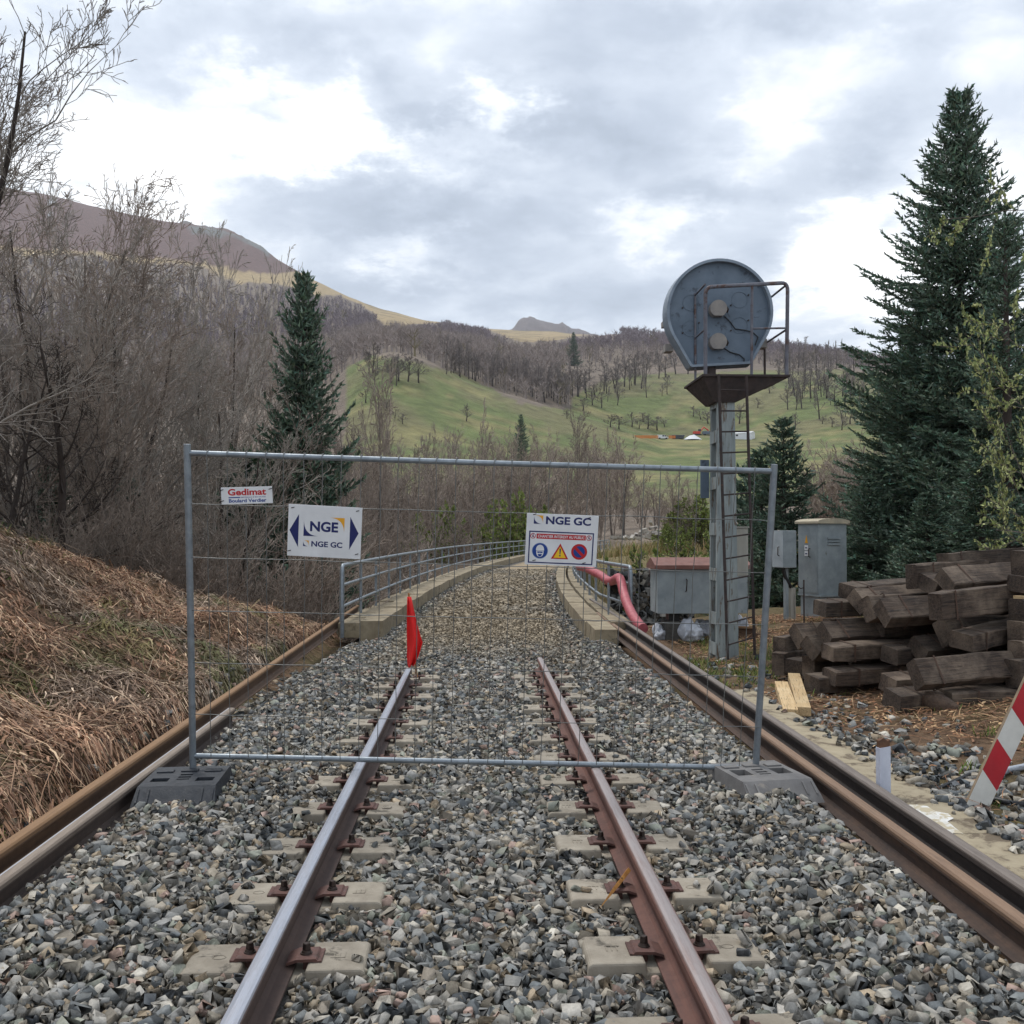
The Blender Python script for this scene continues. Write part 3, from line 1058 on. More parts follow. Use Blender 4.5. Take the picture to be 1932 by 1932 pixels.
def railing(name, uo, y0, label, zs, flare):
    r0 = empty(name, (float(cline(y0)) + uo, y0, 0), 0, label, 'railing')
    O = Vector(r0.location)

    def P(y, z):
        dx = float((cline(y + .01) - cline(y - .01)) / .02)
        fl = flare * max(0, 1 - (y - y0) / 3.0)
        return Vector((float(cline(y)) + uo + fl, y - dx * uo * .3, z)) - O
    y = y0
    while y < 84:
        p = P(y, 0)
        b = MB().box((p.x - .022, p.y - .040, -.22), (p.x + .022, p.y + .040, zs[0] + .0))
        b.build('post', M_galv, r0)
        y += 2.0 if y < 36 else 2.6
    for k, z in enumerate(zs):
        ysr = list(np.arange(y0, 84, 1.0))
        pts = [P(a, z) for a in ysr]
        if k == 0:
            pts = [P(y0 - .06, zs[-1] * .2), P(y0 - .1, z - .12), P(y0 - .06, z - .03)] + pts
        MB().tube(pts, .034 if k == 0 else .027, 8).build('handrail' if k == 0 else 'rail_tube', M_galv, r0)
    b = MB().box((-.09, .30, -.22), (-.065, .36, zs[1]))
    b.build('post', M_galv, r0)
    return r0


railing('bridge_railing', -2.30, 16.1, 'grey steel railing along the walkway side facing the conifer', (.96, .64, .29), 0.0)
railing('bridge_railing', 2.28, 17.1, 'grey steel railing carrying the pink corrugated hose', (.90, .60, .23), 0.25)

# stony retaining wall on the far side of the ravine and rubble at the end of the viaduct
rg = np.random.default_rng(15)
n = 900
t_, h_ = rg.uniform(0, 1, n), rg.uniform(0, 1, n)
A, B = Vector((7.0, 49.5, 0)), Vector((12.5, 56.0, 0))
pos = np.stack([A.x + (B.x - A.x) * t_ - (h_ * .9), A.y + (B.y - A.y) * t_ - h_ * 1.2, -.4 - 5.5 * h_], -1)
o = link('retaining_wall', stones('retaining_wall', pos, .20 * np.exp(rg.normal(0, .3, n)), SV_low, 16, flat=1, dark=.45), attr_mat('wall_stone', .95, nscale=5, namt=.5))
tag(o, 'dark rubble stone slope below the end of the viaduct railing', 'stone slope', kind='stuff')

# ================================================================== FENCE PANEL
M_white = plain('sign_white', (0.78, 0.79, 0.80), 0.35)
M_navy = plain('sign_navy', lin((28, 38, 98)), 0.4)
M_blue = plain('sign_blue', lin((22, 64, 140)), 0.4)
M_red = plain('sign_red', lin((190, 30, 38)), 0.4)
M_yel = plain('sign_yellow', lin((236, 170, 40)), 0.4)
M_yel2 = plain('sign_bright_yellow', lin((246, 200, 40)), 0.4)
M_blk = plain('black_plastic', (0.015, 0.015, 0.016), 0.5)

BL, BR = at(366, 1426, 6.26), at(1427, 1449, 6.24)
TL, TR = at(357, 855, 5.99), at(1458, 889, 5.99)
fence = empty('site_fence', (BL + BR) / 2, 0, 'galvanised mesh site fence panel standing across the track on two feet', 'fence')
FO = Vector(fence.location)


def Fp(s, t):
    return (BL * (1 - s) + BR * s) * (1 - t) + (TL * (1 - s) + TR * s) * t


pl, pr_ = (at(364, 1446, 6.27), at(353, 838, 5.98)), (at(1425, 1458, 6.25), at(1461, 876, 5.98))
for a, b in (pl, pr_):
    a2 = a + (a - b).normalized() * 0.06
    MB().tube([a2 - FO, (a + b) / 2 - FO + Vector((.002, 0, 0)), b - FO], .0215, 12).build('post', M_galv, fence)
MB().tube([Fp(0, 1) - FO, Fp(.5, 1) - FO + Vector((0, 0, -.004)), Fp(1, 1) - FO], .0175, 12).build('top_tube', M_galv, fence)
MB().tube([Fp(0, 0) - FO, Fp(.3, 0) - FO, Fp(1, 0) - FO], .0175, 12).build('bottom_tube', M_galv, fence)
NW = 31
for i in range(1, NW):
    s = i / NW + random.uniform(-.002, .002)
    pts = []
    for k in range(15):
        t = k / 14
        p = Fp(s, t) - FO
        p += Vector((random.uniform(-.003, .003), -.018 + random.uniform(-.003, .003), 0))
        pts.append(p)
    top = Fp(s, 1) - FO
    pts += [top + Vector((0, -.019, .012)), top + Vector((.004, -.004, .022)), top + Vector((.008, .016, .014))]
    MB().tube(pts, .0026, 5).build('wire', M_wire, fence)
for k in range(5):
    t = (k + .82) / 5.75
    pts = [Fp(s / 30, t) - FO + Vector((0, -.013 + random.uniform(-.003, .003), random.uniform(-.003, .003))) for s in range(31)]
    MB().tube(pts, .0027, 5).build('wire', M_wire, fence)

# plane of the mesh
fn = (BR - BL).cross(TL - BL).normalized()
if fn.y > 0:
    fn = -fn


def on_fence(px, py, off=.03):
    d = ray(px, py)
    c = Vector((0, 0, CAMZ))
    q = BL + fn * off
    t = (q - c).dot(fn) / d.dot(fn)
    return c + d * t


def text_mesh(txt, x0, x1, y0, y1, z, bold=0.0):
    cu = bpy.data.curves.new('txt', 'FONT')
    cu.body = txt
    cu.offset = bold
    cu.resolution_u = 4
    ob = bpy.data.objects.new('txt', cu)
    col.objects.link(ob)
    me = bpy.data.meshes.new_from_object(ob)
    bpy.data.objects.remove(ob)
    v = np.empty(len(me.vertices) * 3, np.float32)
    me.vertices.foreach_get('co', v)
    v = v.reshape(-1, 3)
    lo, hi = v.min(0), v.max(0)
    v[:, 0] = (v[:, 0] - lo[0]) / (hi[0] - lo[0]) * (x1 - x0) + x0
    v[:, 1] = (v[:, 1] - lo[1]) / (hi[1] - lo[1]) * (y1 - y0) + y0
    v[:, 2] = z
    me.vertices.foreach_set('co', v.ravel())
    me.materials.clear()
    me.update()
    return me


class Sign:
    def __init__(s, corners, name, label):
        tl, tr, bl, br = [on_fence(*c) for c in corners]
        ex = ((tr - tl) + (br - bl)) / 2
        ey = ((tl - bl) + (tr - br)) / 2
        s.w, s.h = ex.length, ey.length
        ez = ex.cross(ey).normalized()
        ex.normalize()
        ey = ez.cross(ex)
        o = (tl + tr + bl + br) / 4
        s.root = empty(name, o, 0, label, 'sign')
        Mx = Matrix((ex, ey, ez)).transposed().to_4x4()
        Mx.translation = o
        s.root.matrix_world = Mx
        s.z = .003
        b = MB().box((-s.w / 2, -s.h / 2, -.003), (s.w / 2, s.h / 2, .003), bev=.0012)
        b.build('board', M_white, s.root)

    def P(s, u, v):                              # u from the left, v from the top, 0..1
        return ((u - .5) * s.w, (.5 - v) * s.h)

    def poly(s, name, pts, m, lift=1, px=True):
        z = s.z + .0007 * lift
        vs = [(*(s.P(*p) if px else p), z) for p in pts]
        me = bpy.data.meshes.new(name)
        me.from_pydata(vs, [], [list(range(len(vs)))])
        bm = bmesh.new()
        bm.from_mesh(me)
        bmesh.ops.triangulate(bm, faces=bm.faces)
        bm.normal_update()
        if sum(f.normal.z for f in bm.faces) < 0:
            bmesh.ops.reverse_faces(bm, faces=bm.faces)
        bm.to_mesh(me)
        bm.free()
        return link(name, me, m, s.root)

    def disc(s, name, u, v, r, m, lift=1, n=40, a0=0, a1=2 * math.pi):
        cx, cy = s.P(u, v)
        r *= s.w
        pts = [(cx + r * math.cos(a0 + (a1 - a0) * k / n), cy + r * math.sin(a0 + (a1 - a0) * k / n)) for k in range(n)]
        return s.poly(name, pts, m, lift, False)

    def ring(s, name, u, v, r0, r1, m, lift=1, n=40):
        cx, cy = s.P(u, v)
        z = s.z + .0007 * lift
        vs = [(cx + r * s.w * math.cos(2 * math.pi * k / n), cy + r * s.w * math.sin(2 * math.pi * k / n), z) for r in (r0, r1) for k in range(n)]
        fs = [(k, (k + 1) % n, n + (k + 1) % n, n + k) for k in range(n)]
        return MB().add(vs, fs).build(name, m, s.root)

    def text(s, txt, u0, u1, v0, v1, m, lift=1, bold=0.0):
        x0, y1 = s.P(u0, v0)
        x1, y0 = s.P(u1, v1)
        return link('lettering', text_mesh(txt, x0, x1, y0, y1, s.z + .0007 * lift, bold), m, s.root)

    def swoosh(s, name, c, a, b, m, lift=1, sq=0.86):
        """corner c with thin tips at a and b, the third side a concave arc"""
        pts = [c, a]
        for k in range(1, 16):
            t = k / 16
            q = ((1 - t) ** 2, 2 * t * (1 - t), t ** 2)
            cc_ = (c[0] + (a[0] + b[0] - 2 * c[0]) * (1 - sq), c[1] + (a[1] + b[1] - 2 * c[1]) * (1 - sq))
            pts.append((q[0] * a[0] + q[1] * cc_[0] + q[2] * b[0], q[0] * a[1] + q[1] * cc_[1] + q[2] * b[1]))
        pts.append(b)
        return s.poly(name, pts, m, lift)

    def logo(s, u0, u1, v0, v1):
        s.swoosh('logo_blue', (u0, v1), (u0, v0), (u1, v1), M_navy, 1, 1.0)
        s.swoosh('logo_yellow', (u1, v0), (u0, v0), (u1, v1), M_yel, 2, 1.0)

    def ties(s, uv):
        for u, v in uv:
            x, y = s.P(u, v)
            MB().tube([(x - .010, y, -.002), (x - .008, y + .004, .007), (x + .006, y + .008, .008), (x + .009, y + .009, -.002)], .0024, 6).build('cable_tie', M_blk, s.root)


# --- direction sign
s1 = Sign([(545, 950.5), (684, 958.6), (541.6, 1048), (679.7, 1055)], 'fence_sign', 'white NGE sign with two dark blue arrows pointing apart')
s1.poly('arrow', [(.022, .5), (.145, .185), (.145, .825)], M_navy)
s1.poly('arrow', [(.962, .5), (.842, .185), (.842, .825)], M_navy)
s1.text('NGE', .300, .682, .305, .505, M_navy, bold=.035)
s1.swoosh('logo_blue', (.213, .60), (.216, .31), (.412, .595), M_navy, 1, .95)
s1.swoosh('logo_yellow', (.767, .215), (.565, .219), (.764, .50), M_yel, 1, .95)
s1.logo(.213, .290, .685, .80)
s1.text('NGE GC', .325, .748, .69, .80, M_navy, bold=.03)
s1.ties([(.06, .08), (.94, .08), (.03, .92), (.95, .92)])

# --- building site sign
s2 = Sign([(993.5, 967.6), (1129, 973.6), (990.5, 1064.6), (1125, 1070)], 'fence_sign', 'white NGE GC sign forbidding the public to enter the building site')
s2.logo(.100, .228, .035, .200)
s2.text('NGE GC', .268, .896, .045, .200, M_navy, bold=.035)
a0, a1, b0, b1, th = .043, .947, .338, .965, .017
for q in ([(a0, b0), (a1, b0), (a1, b0 + th * 1.4), (a0, b0 + th * 1.4)], [(a0, b1 - th * 1.4), (a1, b1 - th * 1.4), (a1, b1), (a0, b1)],
          [(a0, b0 + th * 1.4), (a0 + th, b0 + th * 1.4), (a0 + th, b1 - th * 1.4), (a0, b1 - th * 1.4)],
          [(a1 - th, b0 + th * 1.4), (a1, b0 + th * 1.4), (a1, b1 - th * 1.4), (a1 - th, b1 - th * 1.4)]):
    s2.poly('frame_line', q, M_navy)
s2.poly('red_band', [(.148, .388), (.835, .388), (.835, .486), (.148, .486)], M_red)
s2.text('CHANTIER INTERDIT AU PUBLIC', .166, .818, .410, .464, M_white, 2, .02)
for cu_ in (.099, .880):
    s2.ring('prohibition_ring', cu_, .437, .030, .038, M_red)
    x = cu_
    s2.poly('walking_figure', [(x - .006, .415), (x + .006, .415), (x + .008, .44), (x + .016, .465), (x + .010, .468), (x, .448), (x - .012, .468), (x - .017, .463), (x - .006, .44)], M_navy, 1)
    s2.disc('figure_head', x, .405, .006, M_navy)
    s2.poly('prohibition_bar', [(x - .026, .413), (x - .022, .408), (x + .026, .460), (x + .022, .465)], M_red, 2)
s2.ring('white_edge', .205, .722, .106, .113, plain('sign_pale_blue', lin((150, 170, 200)), .4))
s2.disc('blue_disc', .205, .722, .106, M_blue)
s2.poly('helmet', [(.150, .70)] + [(.205 + .055 * math.cos(t), .69 - .085 * math.sin(t)) for t in np.linspace(math.pi, 0, 14)] + [(.262, .70), (.262, .716), (.148, .716)], M_white, 2)
s2.poly('face', [(.155, .722), (.256, .722), (.254, .78), (.238, .825), (.205, .845), (.172, .825), (.157, .78)], M_white, 2)
s2.poly('goggles', [(.168, .735), (.243, .735), (.243, .762), (.218, .768), (.205, .755), (.193, .768), (.168, .762)], M_blue, 3)
s2.poly('mask', [(.175, .785), (.236, .785), (.226, .822), (.205, .835), (.185, .822)], M_blue, 3)
s2.poly('triangle_red', [(.486, .563), (.606, .868), (.362, .868)], M_red)
s2.poly('triangle_yellow', [(.486, .622), (.573, .846), (.397, .846)], M_yel2, 2)
s2.poly('exclamation_mark', [(.476, .665), (.497, .665), (.492, .775), (.481, .775)], M_navy, 3)
s2.disc('exclamation_dot', .4865, .803, .011, M_navy, 3)
s2.disc('red_disc', .753, .713, .112, M_red)
s2.disc('blue_inner_disc', .753, .713, .080, M_blue, 2)
cx, cy = s2.P(.753, .713)
rr_ = .083 * s2.w
dd = Vector((1, -1)).normalized()
nn_ = Vector((dd.y, -dd.x)) * .016 * s2.w * 1.25
s2.poly('red_bar', [tuple(Vector((cx, cy)) + dd * rr_ + nn_), tuple(Vector((cx, cy)) + dd * rr_ - nn_), tuple(Vector((cx, cy)) - dd * rr_ - nn_), tuple(Vector((cx, cy)) - dd * rr_ + nn_)], M_red, 3, False)
s2.ties([(.11, .035), (.13, .93), (.83, .945), (.87, .06)])

# --- maker's plate
s3 = Sign([(416, 920), (514, 917.5), (419, 952), (514, 949)], 'fence_sign', 'small white Gedimat plate with red and blue lettering')
s3.text('Gedimat', .135, .882, .09, .49, M_red, bold=.03)
s3.poly('blue_line', [(.145, .575), (.372, .575), (.372, .635), (.145, .635)], M_blue)
s3.text('MATERIAUX & BRICOLAGE', .392, .868, .572, .632, M_blue, bold=.01)
s3.text('Boulard Verdier', .145, .880, .69, .905, M_blue, bold=.025)
s3.ties([(.02, .2), (.97, .2), (.02, .85)])

# --- feet
def foot(name, c, rz, w_, l_, h_, m, label, dark):
    e = empty(name, c, rz, label, 'fence weight')
    xs = [-.5, -.41, -.18, -.085, .085, .18, .41, .5]
    ys = [-.5, -.22, -.12, -.06, .00, .06, .10, .16, .34, .5]
    xs = [x * w_ for x in xs]
    ys = [y * l_ for y in ys]
    holes = {}
    for j in (1, 2, 3) if dark else (2, 3, 4, 5, 6):
        holes[(1, j)] = .45
        holes[(5, j)] = .45
    holes[(3, 2)] = .35
    holes[(3, 4)] = .35
    holes[(3, 6)] = .35
    nx, ny = len(xs), len(ys)
    bm = bmesh.new()

    def warp(x, y, z):
        k = 1 - z / h_
        fy = .42 if y < 0 else .12
        lim = ys[0] * (1 - fy * (1 - k)) if y < 0 else ys[-1] * (1 - fy * (1 - k))
        yy = y / (ys[0] if y < 0 else ys[-1]) * lim
        return (x * (1 - .07 * (1 - k)), yy, z)
    G = {}
    for i in range(nx):
        for j in range(ny):
            G[i, j] = bm.verts.new(warp(xs[i], ys[j], h_))
    fc = {}
    for i in range(nx - 1):
        for j in range(ny - 1):
            fc[i, j] = bm.faces.new((G[i, j], G[i + 1, j], G[i + 1, j + 1], G[i, j + 1]))
    bl = [G[i, 0] for i in range(nx)] + [G[nx - 1, j] for j in range(1, ny)] + [G[i, ny - 1] for i in range(nx - 2, -1, -1)] + [G[0, j] for j in range(ny - 2, 0, -1)]
    coords = [(xs[i], ys[0]) for i in range(nx)] + [(xs[-1], ys[j]) for j in range(1, ny)] + [(xs[i], ys[-1]) for i in range(nx - 2, -1, -1)] + [(xs[0], ys[j]) for j in range(ny - 2, 0, -1)]
    lo = [bm.verts.new(warp(x, y, .035)) for x, y in coords]
    lo2 = [bm.verts.new(warp(x * .985, y * .985, 0)) for x, y in coords]
    n = len(bl)
    for i in range(n):
        k = (i + 1) % n
        bm.faces.new((bl[i], lo[i], lo[k], bl[k]))
        bm.faces.new((lo[i], lo2[i], lo2[k], lo[k]))
    for key, dep in holes.items():
        if key not in fc:
            continue
    groups = {}
    for key in holes:
        groups.setdefault(key[0], []).append(key)
    for gk, keys in groups.items():
        if gk == 3:
            for k in keys:
                r_ = bmesh.ops.extrude_discrete_faces(bm, faces=[fc[k]])
                for f_ in r_['faces']:
                    for v in f_.verts:
                        v.co.z -= h_ * .5
        else:
            fs_ = [fc[k] for k in keys]
            r_ = bmesh.ops.extrude_face_region(bm, geom=fs_)
            vv = [g_ for g_ in r_['geom'] if isinstance(g_, bmesh.types.BMVert)]
            for v in vv:
                v.co.z -= h_ * .62
            bmesh.ops.delete(bm, geom=fs_, context='FACES')
    bmesh.ops.recalc_face_normals(bm, faces=bm.faces)
    MB().bm(bm).build('body', m, e)
    # pockets in the sloping front face and raised pads on top
    for sx in (-1, 1):
        q = MB()
        x0, x1 = sx * .33 * w_, sx * .43 * w_
        x0, x1 = min(x0, x1), max(x0, x1)
        yb, yt = warp(0, ys[0], .045)[1], warp(0, ys[0], h_ * .88)[1]
        for xa in ((x0 - .012, x0), (x1, x1 + .012)):
            q.add([(xa[0], yb - .012, .045), (xa[1], yb - .012, .045), (xa[1], yt - .008, h_ * .9), (xa[0], yt - .008, h_ * .9),
                   (xa[0], yb + .03, .045), (xa[1], yb + .03, .045), (xa[1], yt + .03, h_ * .9), (xa[0], yt + .03, h_ * .9)],
                  [(0, 1, 2, 3), (4, 7, 6, 5), (0, 4, 5, 1), (3, 2, 6, 7), (0, 3, 7, 4), (1, 5, 6, 2)])
        q.build('rib', m, e)
    for (px_, py_) in ((-.3, .24), (.3, .24), (0, .26)):
        MB().box((px_ * w_ - .05, py_ * l_ - .03, h_ - .002), (px_ * w_ + .05, py_ * l_ + .03, h_ + .010), bev=.004).build('pad', m, e)
    return e


M_footd = mat('black_recycled_plastic', lin((50, 54, 60)), lin((36, 40, 46)), 10, .6, .5, 80, c3=lin((92, 92, 92)), spot=.66, spotscale=30)
M_footg = mat('grey_dusty_plastic', lin((122, 120, 118)), lin((100, 98, 97)), 8, .8, .4, 90, c3=lin((134, 128, 120)), spot=.6, spotscale=5)
lb, rb = pl[0], pr_[0]
foot('fence_weight', (lb.x + .01, lb.y - .22, -.112), R(4), .48, .66, .115, M_footd, 'black plastic fence foot at the loose rails under the bracken bank', True)
foot('fence_weight', (rb.x - .01, rb.y - .20, -.108), R(10), .48, .66, .112, M_footg, 'dusty grey plastic fence foot leaning over the ballast shoulder', False)

# ================================================================== RED FLAG
fl = empty('red_flag', at(786, 1276, 10.5), 0, 'bright red flag on a wooden stick at the end of the polished rail', 'flag')
FO2 = Vector(fl.location)
M_stick = mat('stick_wood', lin((176, 130, 84)), lin((140, 98, 62)), 20, .8, .2)
M_flag = plain('red_cloth', (0.78, 0.012, 0.010), 0.75)
MB().tube([at(786.5, 1278, 10.5) - FO2, at(771, 1119, 10.45) - FO2], .011, 8).build('stick', M_stick, fl)
rows = [(1126, 769, 776), (1150, 768.5, 781), (1175, 768, 786), (1200, 768, 793), (1212, 768, 797), (1222, 768, 794), (1238, 767.5, 789), (1252, 769, 783), (1258, 771, 779)]
vs, fs = [], []
nc = 14
for i, (y, xa, xb) in enumerate(rows):
    for j in range(nc):
        t = j / (nc - 1)
        fold = .07 * math.sin(t * 8 + i * .22) * (.25 + i / 8) + .006 * math.sin(t * 14 + i * .4)
        vs.append(at(xa + (xb - xa) * t, y + 3 * math.sin(t * 5 + 1) * (i > 6), 10.36 + fold) - FO2)
for i in range(len(rows) - 1):
    for j in range(nc - 1):
        fs.append((i * nc + j, i * nc + j + 1, (i + 1) * nc + j + 1, (i + 1) * nc + j))
o = MB().add(vs, fs, smooth=True).build('cloth', M_flag, fl)
mo = o.modifiers.new('thick', 'SOLIDIFY')
mo.thickness = .004

# ================================================================== SIGNAL
YM = 12.6
M_sig = mat('signal_grey_paint', lin((104, 118, 132)), lin((84, 98, 112)), 3, .55, .12, 60, c3=lin((66, 74, 84)), spot=.58, spotscale=5)
M_sigr = mat('signal_rim_paint', lin((140, 152, 164)), lin((112, 124, 136)), 4, .55, .1, 60, c3=lin((86, 84, 80)), spot=.66, spotscale=7)
M_lamp = mat('lamp_housing_grey', lin((150, 144, 136)), lin((128, 124, 122)), 8, .7, .2, 90)
M_mast = mat('peeling_white_paint', lin((156, 164, 162)), lin((122, 130, 130)), 4, .8, .5, 40, stretch=(3, 3, .5), c3=lin((104, 90, 76)), spot=.55, spotscale=6)
M_iron = mat('rusty_dark_iron', lin((68, 56, 52)), lin((46, 41, 40)), 10, .75, .3, 90, c3=lin((92, 66, 54)), spot=.64, spotscale=6)
M_hand = mat('painted_handrail', lin((112, 114, 122)), lin((84, 80, 86)), 6, .6, .2, 90, c3=lin((84, 64, 58)), spot=.52, spotscale=5)
M_cab = mat('cabinet_grey', lin((150, 158, 160)), lin((126, 135, 138)), 5, .65, .15, 60, c3=lin((108, 112, 108)), spot=.63, spotscale=6)
M_cabr = mat('cabinet_red_roof', lin((134, 94, 84)), lin((112, 76, 68)), 6, .7, .2, 70)

mb = on_ground(1365, 1229)
sig = empty('railway_signal', (mb.x, YM, mb.z), 0, 'tall railway signal seen from behind, round grey head on a peeling white mast', 'signal')
SO = Vector(sig.location)


def S(px, py, dy=0.0):
    return at(px, py, YM + dy) - SO


x0 = S(1352, 1229, -.2).x
x1 = S(1394, 1229, -.2).x
zt = S(1350, 745, -.2).z
xt0, xt1 = S(1354, 745, -.2).x, S(1386, 745, -.2).x
d0, d1 = -.20, .20


def taper_box(name, m, xa, xb, ya, yb, za, zb, par):
    """box whose sides lean in with the mast"""
    def lean(x, z):
        f = (z - 0) / (zt - 0)
        l, r_ = x0 + (xt0 - x0) * f, x1 + (xt1 - x1) * f
        return l + (r_ - l) * x
    vs = [(lean(x, z), y, z) for z in (za, zb) for y in (ya, yb) for x in (xa, xb)]
    return MB().add(vs, [(0, 2, 3, 1), (4, 5, 7, 6), (0, 1, 5, 4), (2, 6, 7, 3), (0, 4, 6, 2), (1, 3, 7, 5)]).build(name, m, par)


taper_box('front_channel', M_mast, 0, 1, d0, d0 + .07, -.1, zt, sig)
taper_box('back_channel', M_mast, 0, 1, d1 - .07, d1, -.1, zt, sig)
for y in (760, 825, 912, 998, 1083, 1165, 1222):
    z = S(1345, y, 0).z
    for xa, xb in ((-.02, .0),):
        taper_box('batten', M_mast, xa, xb, d0 + .002, d1 - .002, z - .08, z + .08, sig)
taper_box('shade_plate', M_iron, .97, 1.0, d0 + .072, d1 - .072, -.1, zt, sig)  # added dark plate closing the far side so the openings read as shaded
taper_box('web_plate', M_iron, .30, .36, d0 + .072, d1 - .072, -.1, zt, sig)
MB().box((x0 - .25, -.35, -.16), (x1 + .2, .4, -.02), bev=.03).build('footing', M_conc, sig)

# platform and bracket
zp = S(1420, 706, -.35).z
pxl, pxr = S(1325, 706, -.35).x, S(1491, 706, -.35).x
yf, yb = -.35, .75
MB().box((pxl, yf, zp - .03), (pxr, yb, zp), bev=.004).build('platform', M_iron, sig)
zb = S(1330, 757, -.3).z
b = MB()
b.add([(pxl + .02, yf + .03, zp - .031), (pxr - .02, yf + .03, zp - .031), (xt1, yf + .12, zb), (xt0 - .05, yf + .12, zb),
       (pxl + .02, yb - .03, zp - .031), (pxr - .02, yb - .03, zp - .031), (xt1, .25, zb), (xt0 - .05, .25, zb)],
      [(0, 1, 2, 3), (4, 7, 6, 5), (0, 4, 5, 1), (3, 2, 6, 7), (0, 3, 7, 4), (1, 5, 6, 2)])
b.build('bracket', M_iron, sig)


def arc(p, c, q, n=6):
    p, c, q = map(Vector, (p, c, q))
    return [p * (1 - t) ** 2 + c * 2 * t * (1 - t) + q * t * t for t in np.linspace(0, 1, n)]


# handrails (front frame, back posts, side bars)
f0 = -.32
A0, A1 = S(1331, 708, f0), S(1331, 556, f0)
B0 = S(1345, 541, f0)
C0, C1 = S(1474, 534, f0), S(1486, 548, f0)
D0 = S(1484, 708, f0)
MB().tube([A0, A1] + arc(A1, S(1331, 541, f0), B0) + [C0] + arc(C0, S(1486, 533, f0), C1) + [D0], .025, 8).build('handrail', M_hand, sig)
MB().tube([S(1419, 537, f0), S(1418, 708, f0)], .018, 8).build('handrail_post', M_hand, sig)
MB().tube([S(1420, 620, f0), S(1484, 619, f0)], .013, 8).build('handrail_bar', M_hand, sig)
xb_ = C0.x
for (zz, yy_) in ((S(1480, 538, f0).z, .62), (S(1482, 622, f0).z, .62)):
    MB().tube([(D0.x, f0, zz), (D0.x, yy_, zz)], .014, 8).build('handrail_bar', M_hand, sig)
    MB().tube([(A0.x, f0, zz), (A0.x, yy_ * .4, zz)], .013, 8).build('handrail_bar', M_hand, sig)
MB().tube([(D0.x, .62, zp), (D0.x, .62, C0.z)], .016, 8).build('handrail_post', M_iron, sig)
MB().tube([(A0.x, .25, zp), (A0.x, .25, C0.z)], .016, 8).build('handrail_post', M_hand, sig)

# head: pear-shaped shell, recessed back panel
hy = .28


def Zc(zx, zy):
    return ((1600 + zx / 4.83) * .7547, (620 + zy / 4.83) * .7547)


cen = (945, 788)
out = []
for a in np.linspace(R(206), R(-26), 44):
    out.append((cen[0] + 638 * math.cos(a), cen[1] - 638 * math.sin(a)))
out += [(1345, 1370), (1325, 1405), (1300, 1413), (610, 1452), (590, 1440)]
OUT = [S(*Zc(*p), hy) for p in out]
ctr = S(*Zc(950, 800), hy)


def shrink(p, d):
    v = p - ctr
    return ctr + v * (1 - d / v.length)


INN = [shrink(p, .036) for p in OUT]
n = len(OUT)
b = MB()
yo0, yo1, yr = -.10, .14, -.02
vs = [(p.x, hy + yo0, p.z) for p in OUT] + [(p.x, hy + yo0, p.z) for p in INN] + [(p.x, hy + yr, p.z) for p in INN] + [(shrink(p, -.015).x, hy + yo1, shrink(p, -.015).z) for p in OUT]
fs = []
for i in range(n):
    k = (i + 1) % n
    fs += [(i, k, n + k, n + i), (n + i, n + k, 2 * n + k, 2 * n + i), (i, 3 * n + i, 3 * n + k, k)]
fs.append(tuple(range(3 * n, 4 * n)))
b.add(vs, fs)
head = b.build('signal_head', M_sigr, sig)
b = MB().add([(p.x, hy + yr, p.z) for p in INN], [tuple(range(n))])
b.build('back_panel', M_sig, head)
sc_px = 1 / 4.83 * .7547 * (YM + hy) / FPX


def hp(zx, zy, dy=0.0):
    p = S(*Zc(zx, zy), hy)
    return Vector((p.x, hy + yr - dy, p.z))


for (zx, zy) in ((608, 668), (608, 975), (1195, 632), (1195, 940)):
    c = hp(zx, zy, .002)
    r_ = 98 * sc_px
    MB().tube([c + Vector((r_ * math.cos(t), 0, r_ * math.sin(t))) for t in np.linspace(0, 2 * math.pi, 25)], .0035, 6, False).build('cover_ring', M_sig, head)
for (zx, zy) in ((508, 728), (508, 1032), (1090, 698), (1090, 1004), (1300, 575), (1300, 880), (705, 910)):
    MB().cyl(hp(zx, zy, 0), hp(zx, zy, .03), .010, 10).build('knob', M_iron, head)
for (zx, zy) in ((920, 755), (918, 1152)):
    pts = []
    r_ = 103 * sc_px
    for t in np.linspace(R(-60), R(240), 28):
        pts.append((r_ * math.cos(t), r_ * math.sin(t)))
    c = hp(zx, zy)
    q = MB().prism([(c.x + a_, c.z + b_) for a_, b_ in pts], c.y - .12, c.y)
    lh = q.build('lamp_housing', M_lamp, head)
    MB().tube([c + Vector((.112, -.10, .02)), c + Vector((.13, -.10, -.01)), c + Vector((.118, -.08, -.05))], .012, 8).build('catch', M_bolt, lh)
for pts in ([(1010, 830), (1080, 900), (1140, 985), (1250, 998), (1345, 1020), (1415, 1085), (1380, 1180)], [(1005, 1215), (1080, 1265), (1190, 1295), (1250, 1345), (1245, 1400)]):
    MB().tube([hp(a_, b_, .02) for a_, b_ in pts], .0085, 7).build('cable', M_blk, head)
for (zx, zy, w_, h_) in ((350, 1205, 100, 90), (1480, 1150, 100, 110), (300, 910, 40, 70)):
    c = S(*Zc(zx, zy), hy + .2)
    MB().box((c.x - w_ * sc_px * .5, c.y - .02, c.z - h_ * sc_px * .5), (c.x + w_ * sc_px * .5, c.y + .16, c.z + h_ * sc_px * .5)).build('side_bracket', M_lamp, head)
MB().box((S(1352, 700).x - .05, hy - .04, zp), (S(1352, 700).x + .05, hy + .06, OUT[-2].z + .02)).build('neck', M_iron, head)

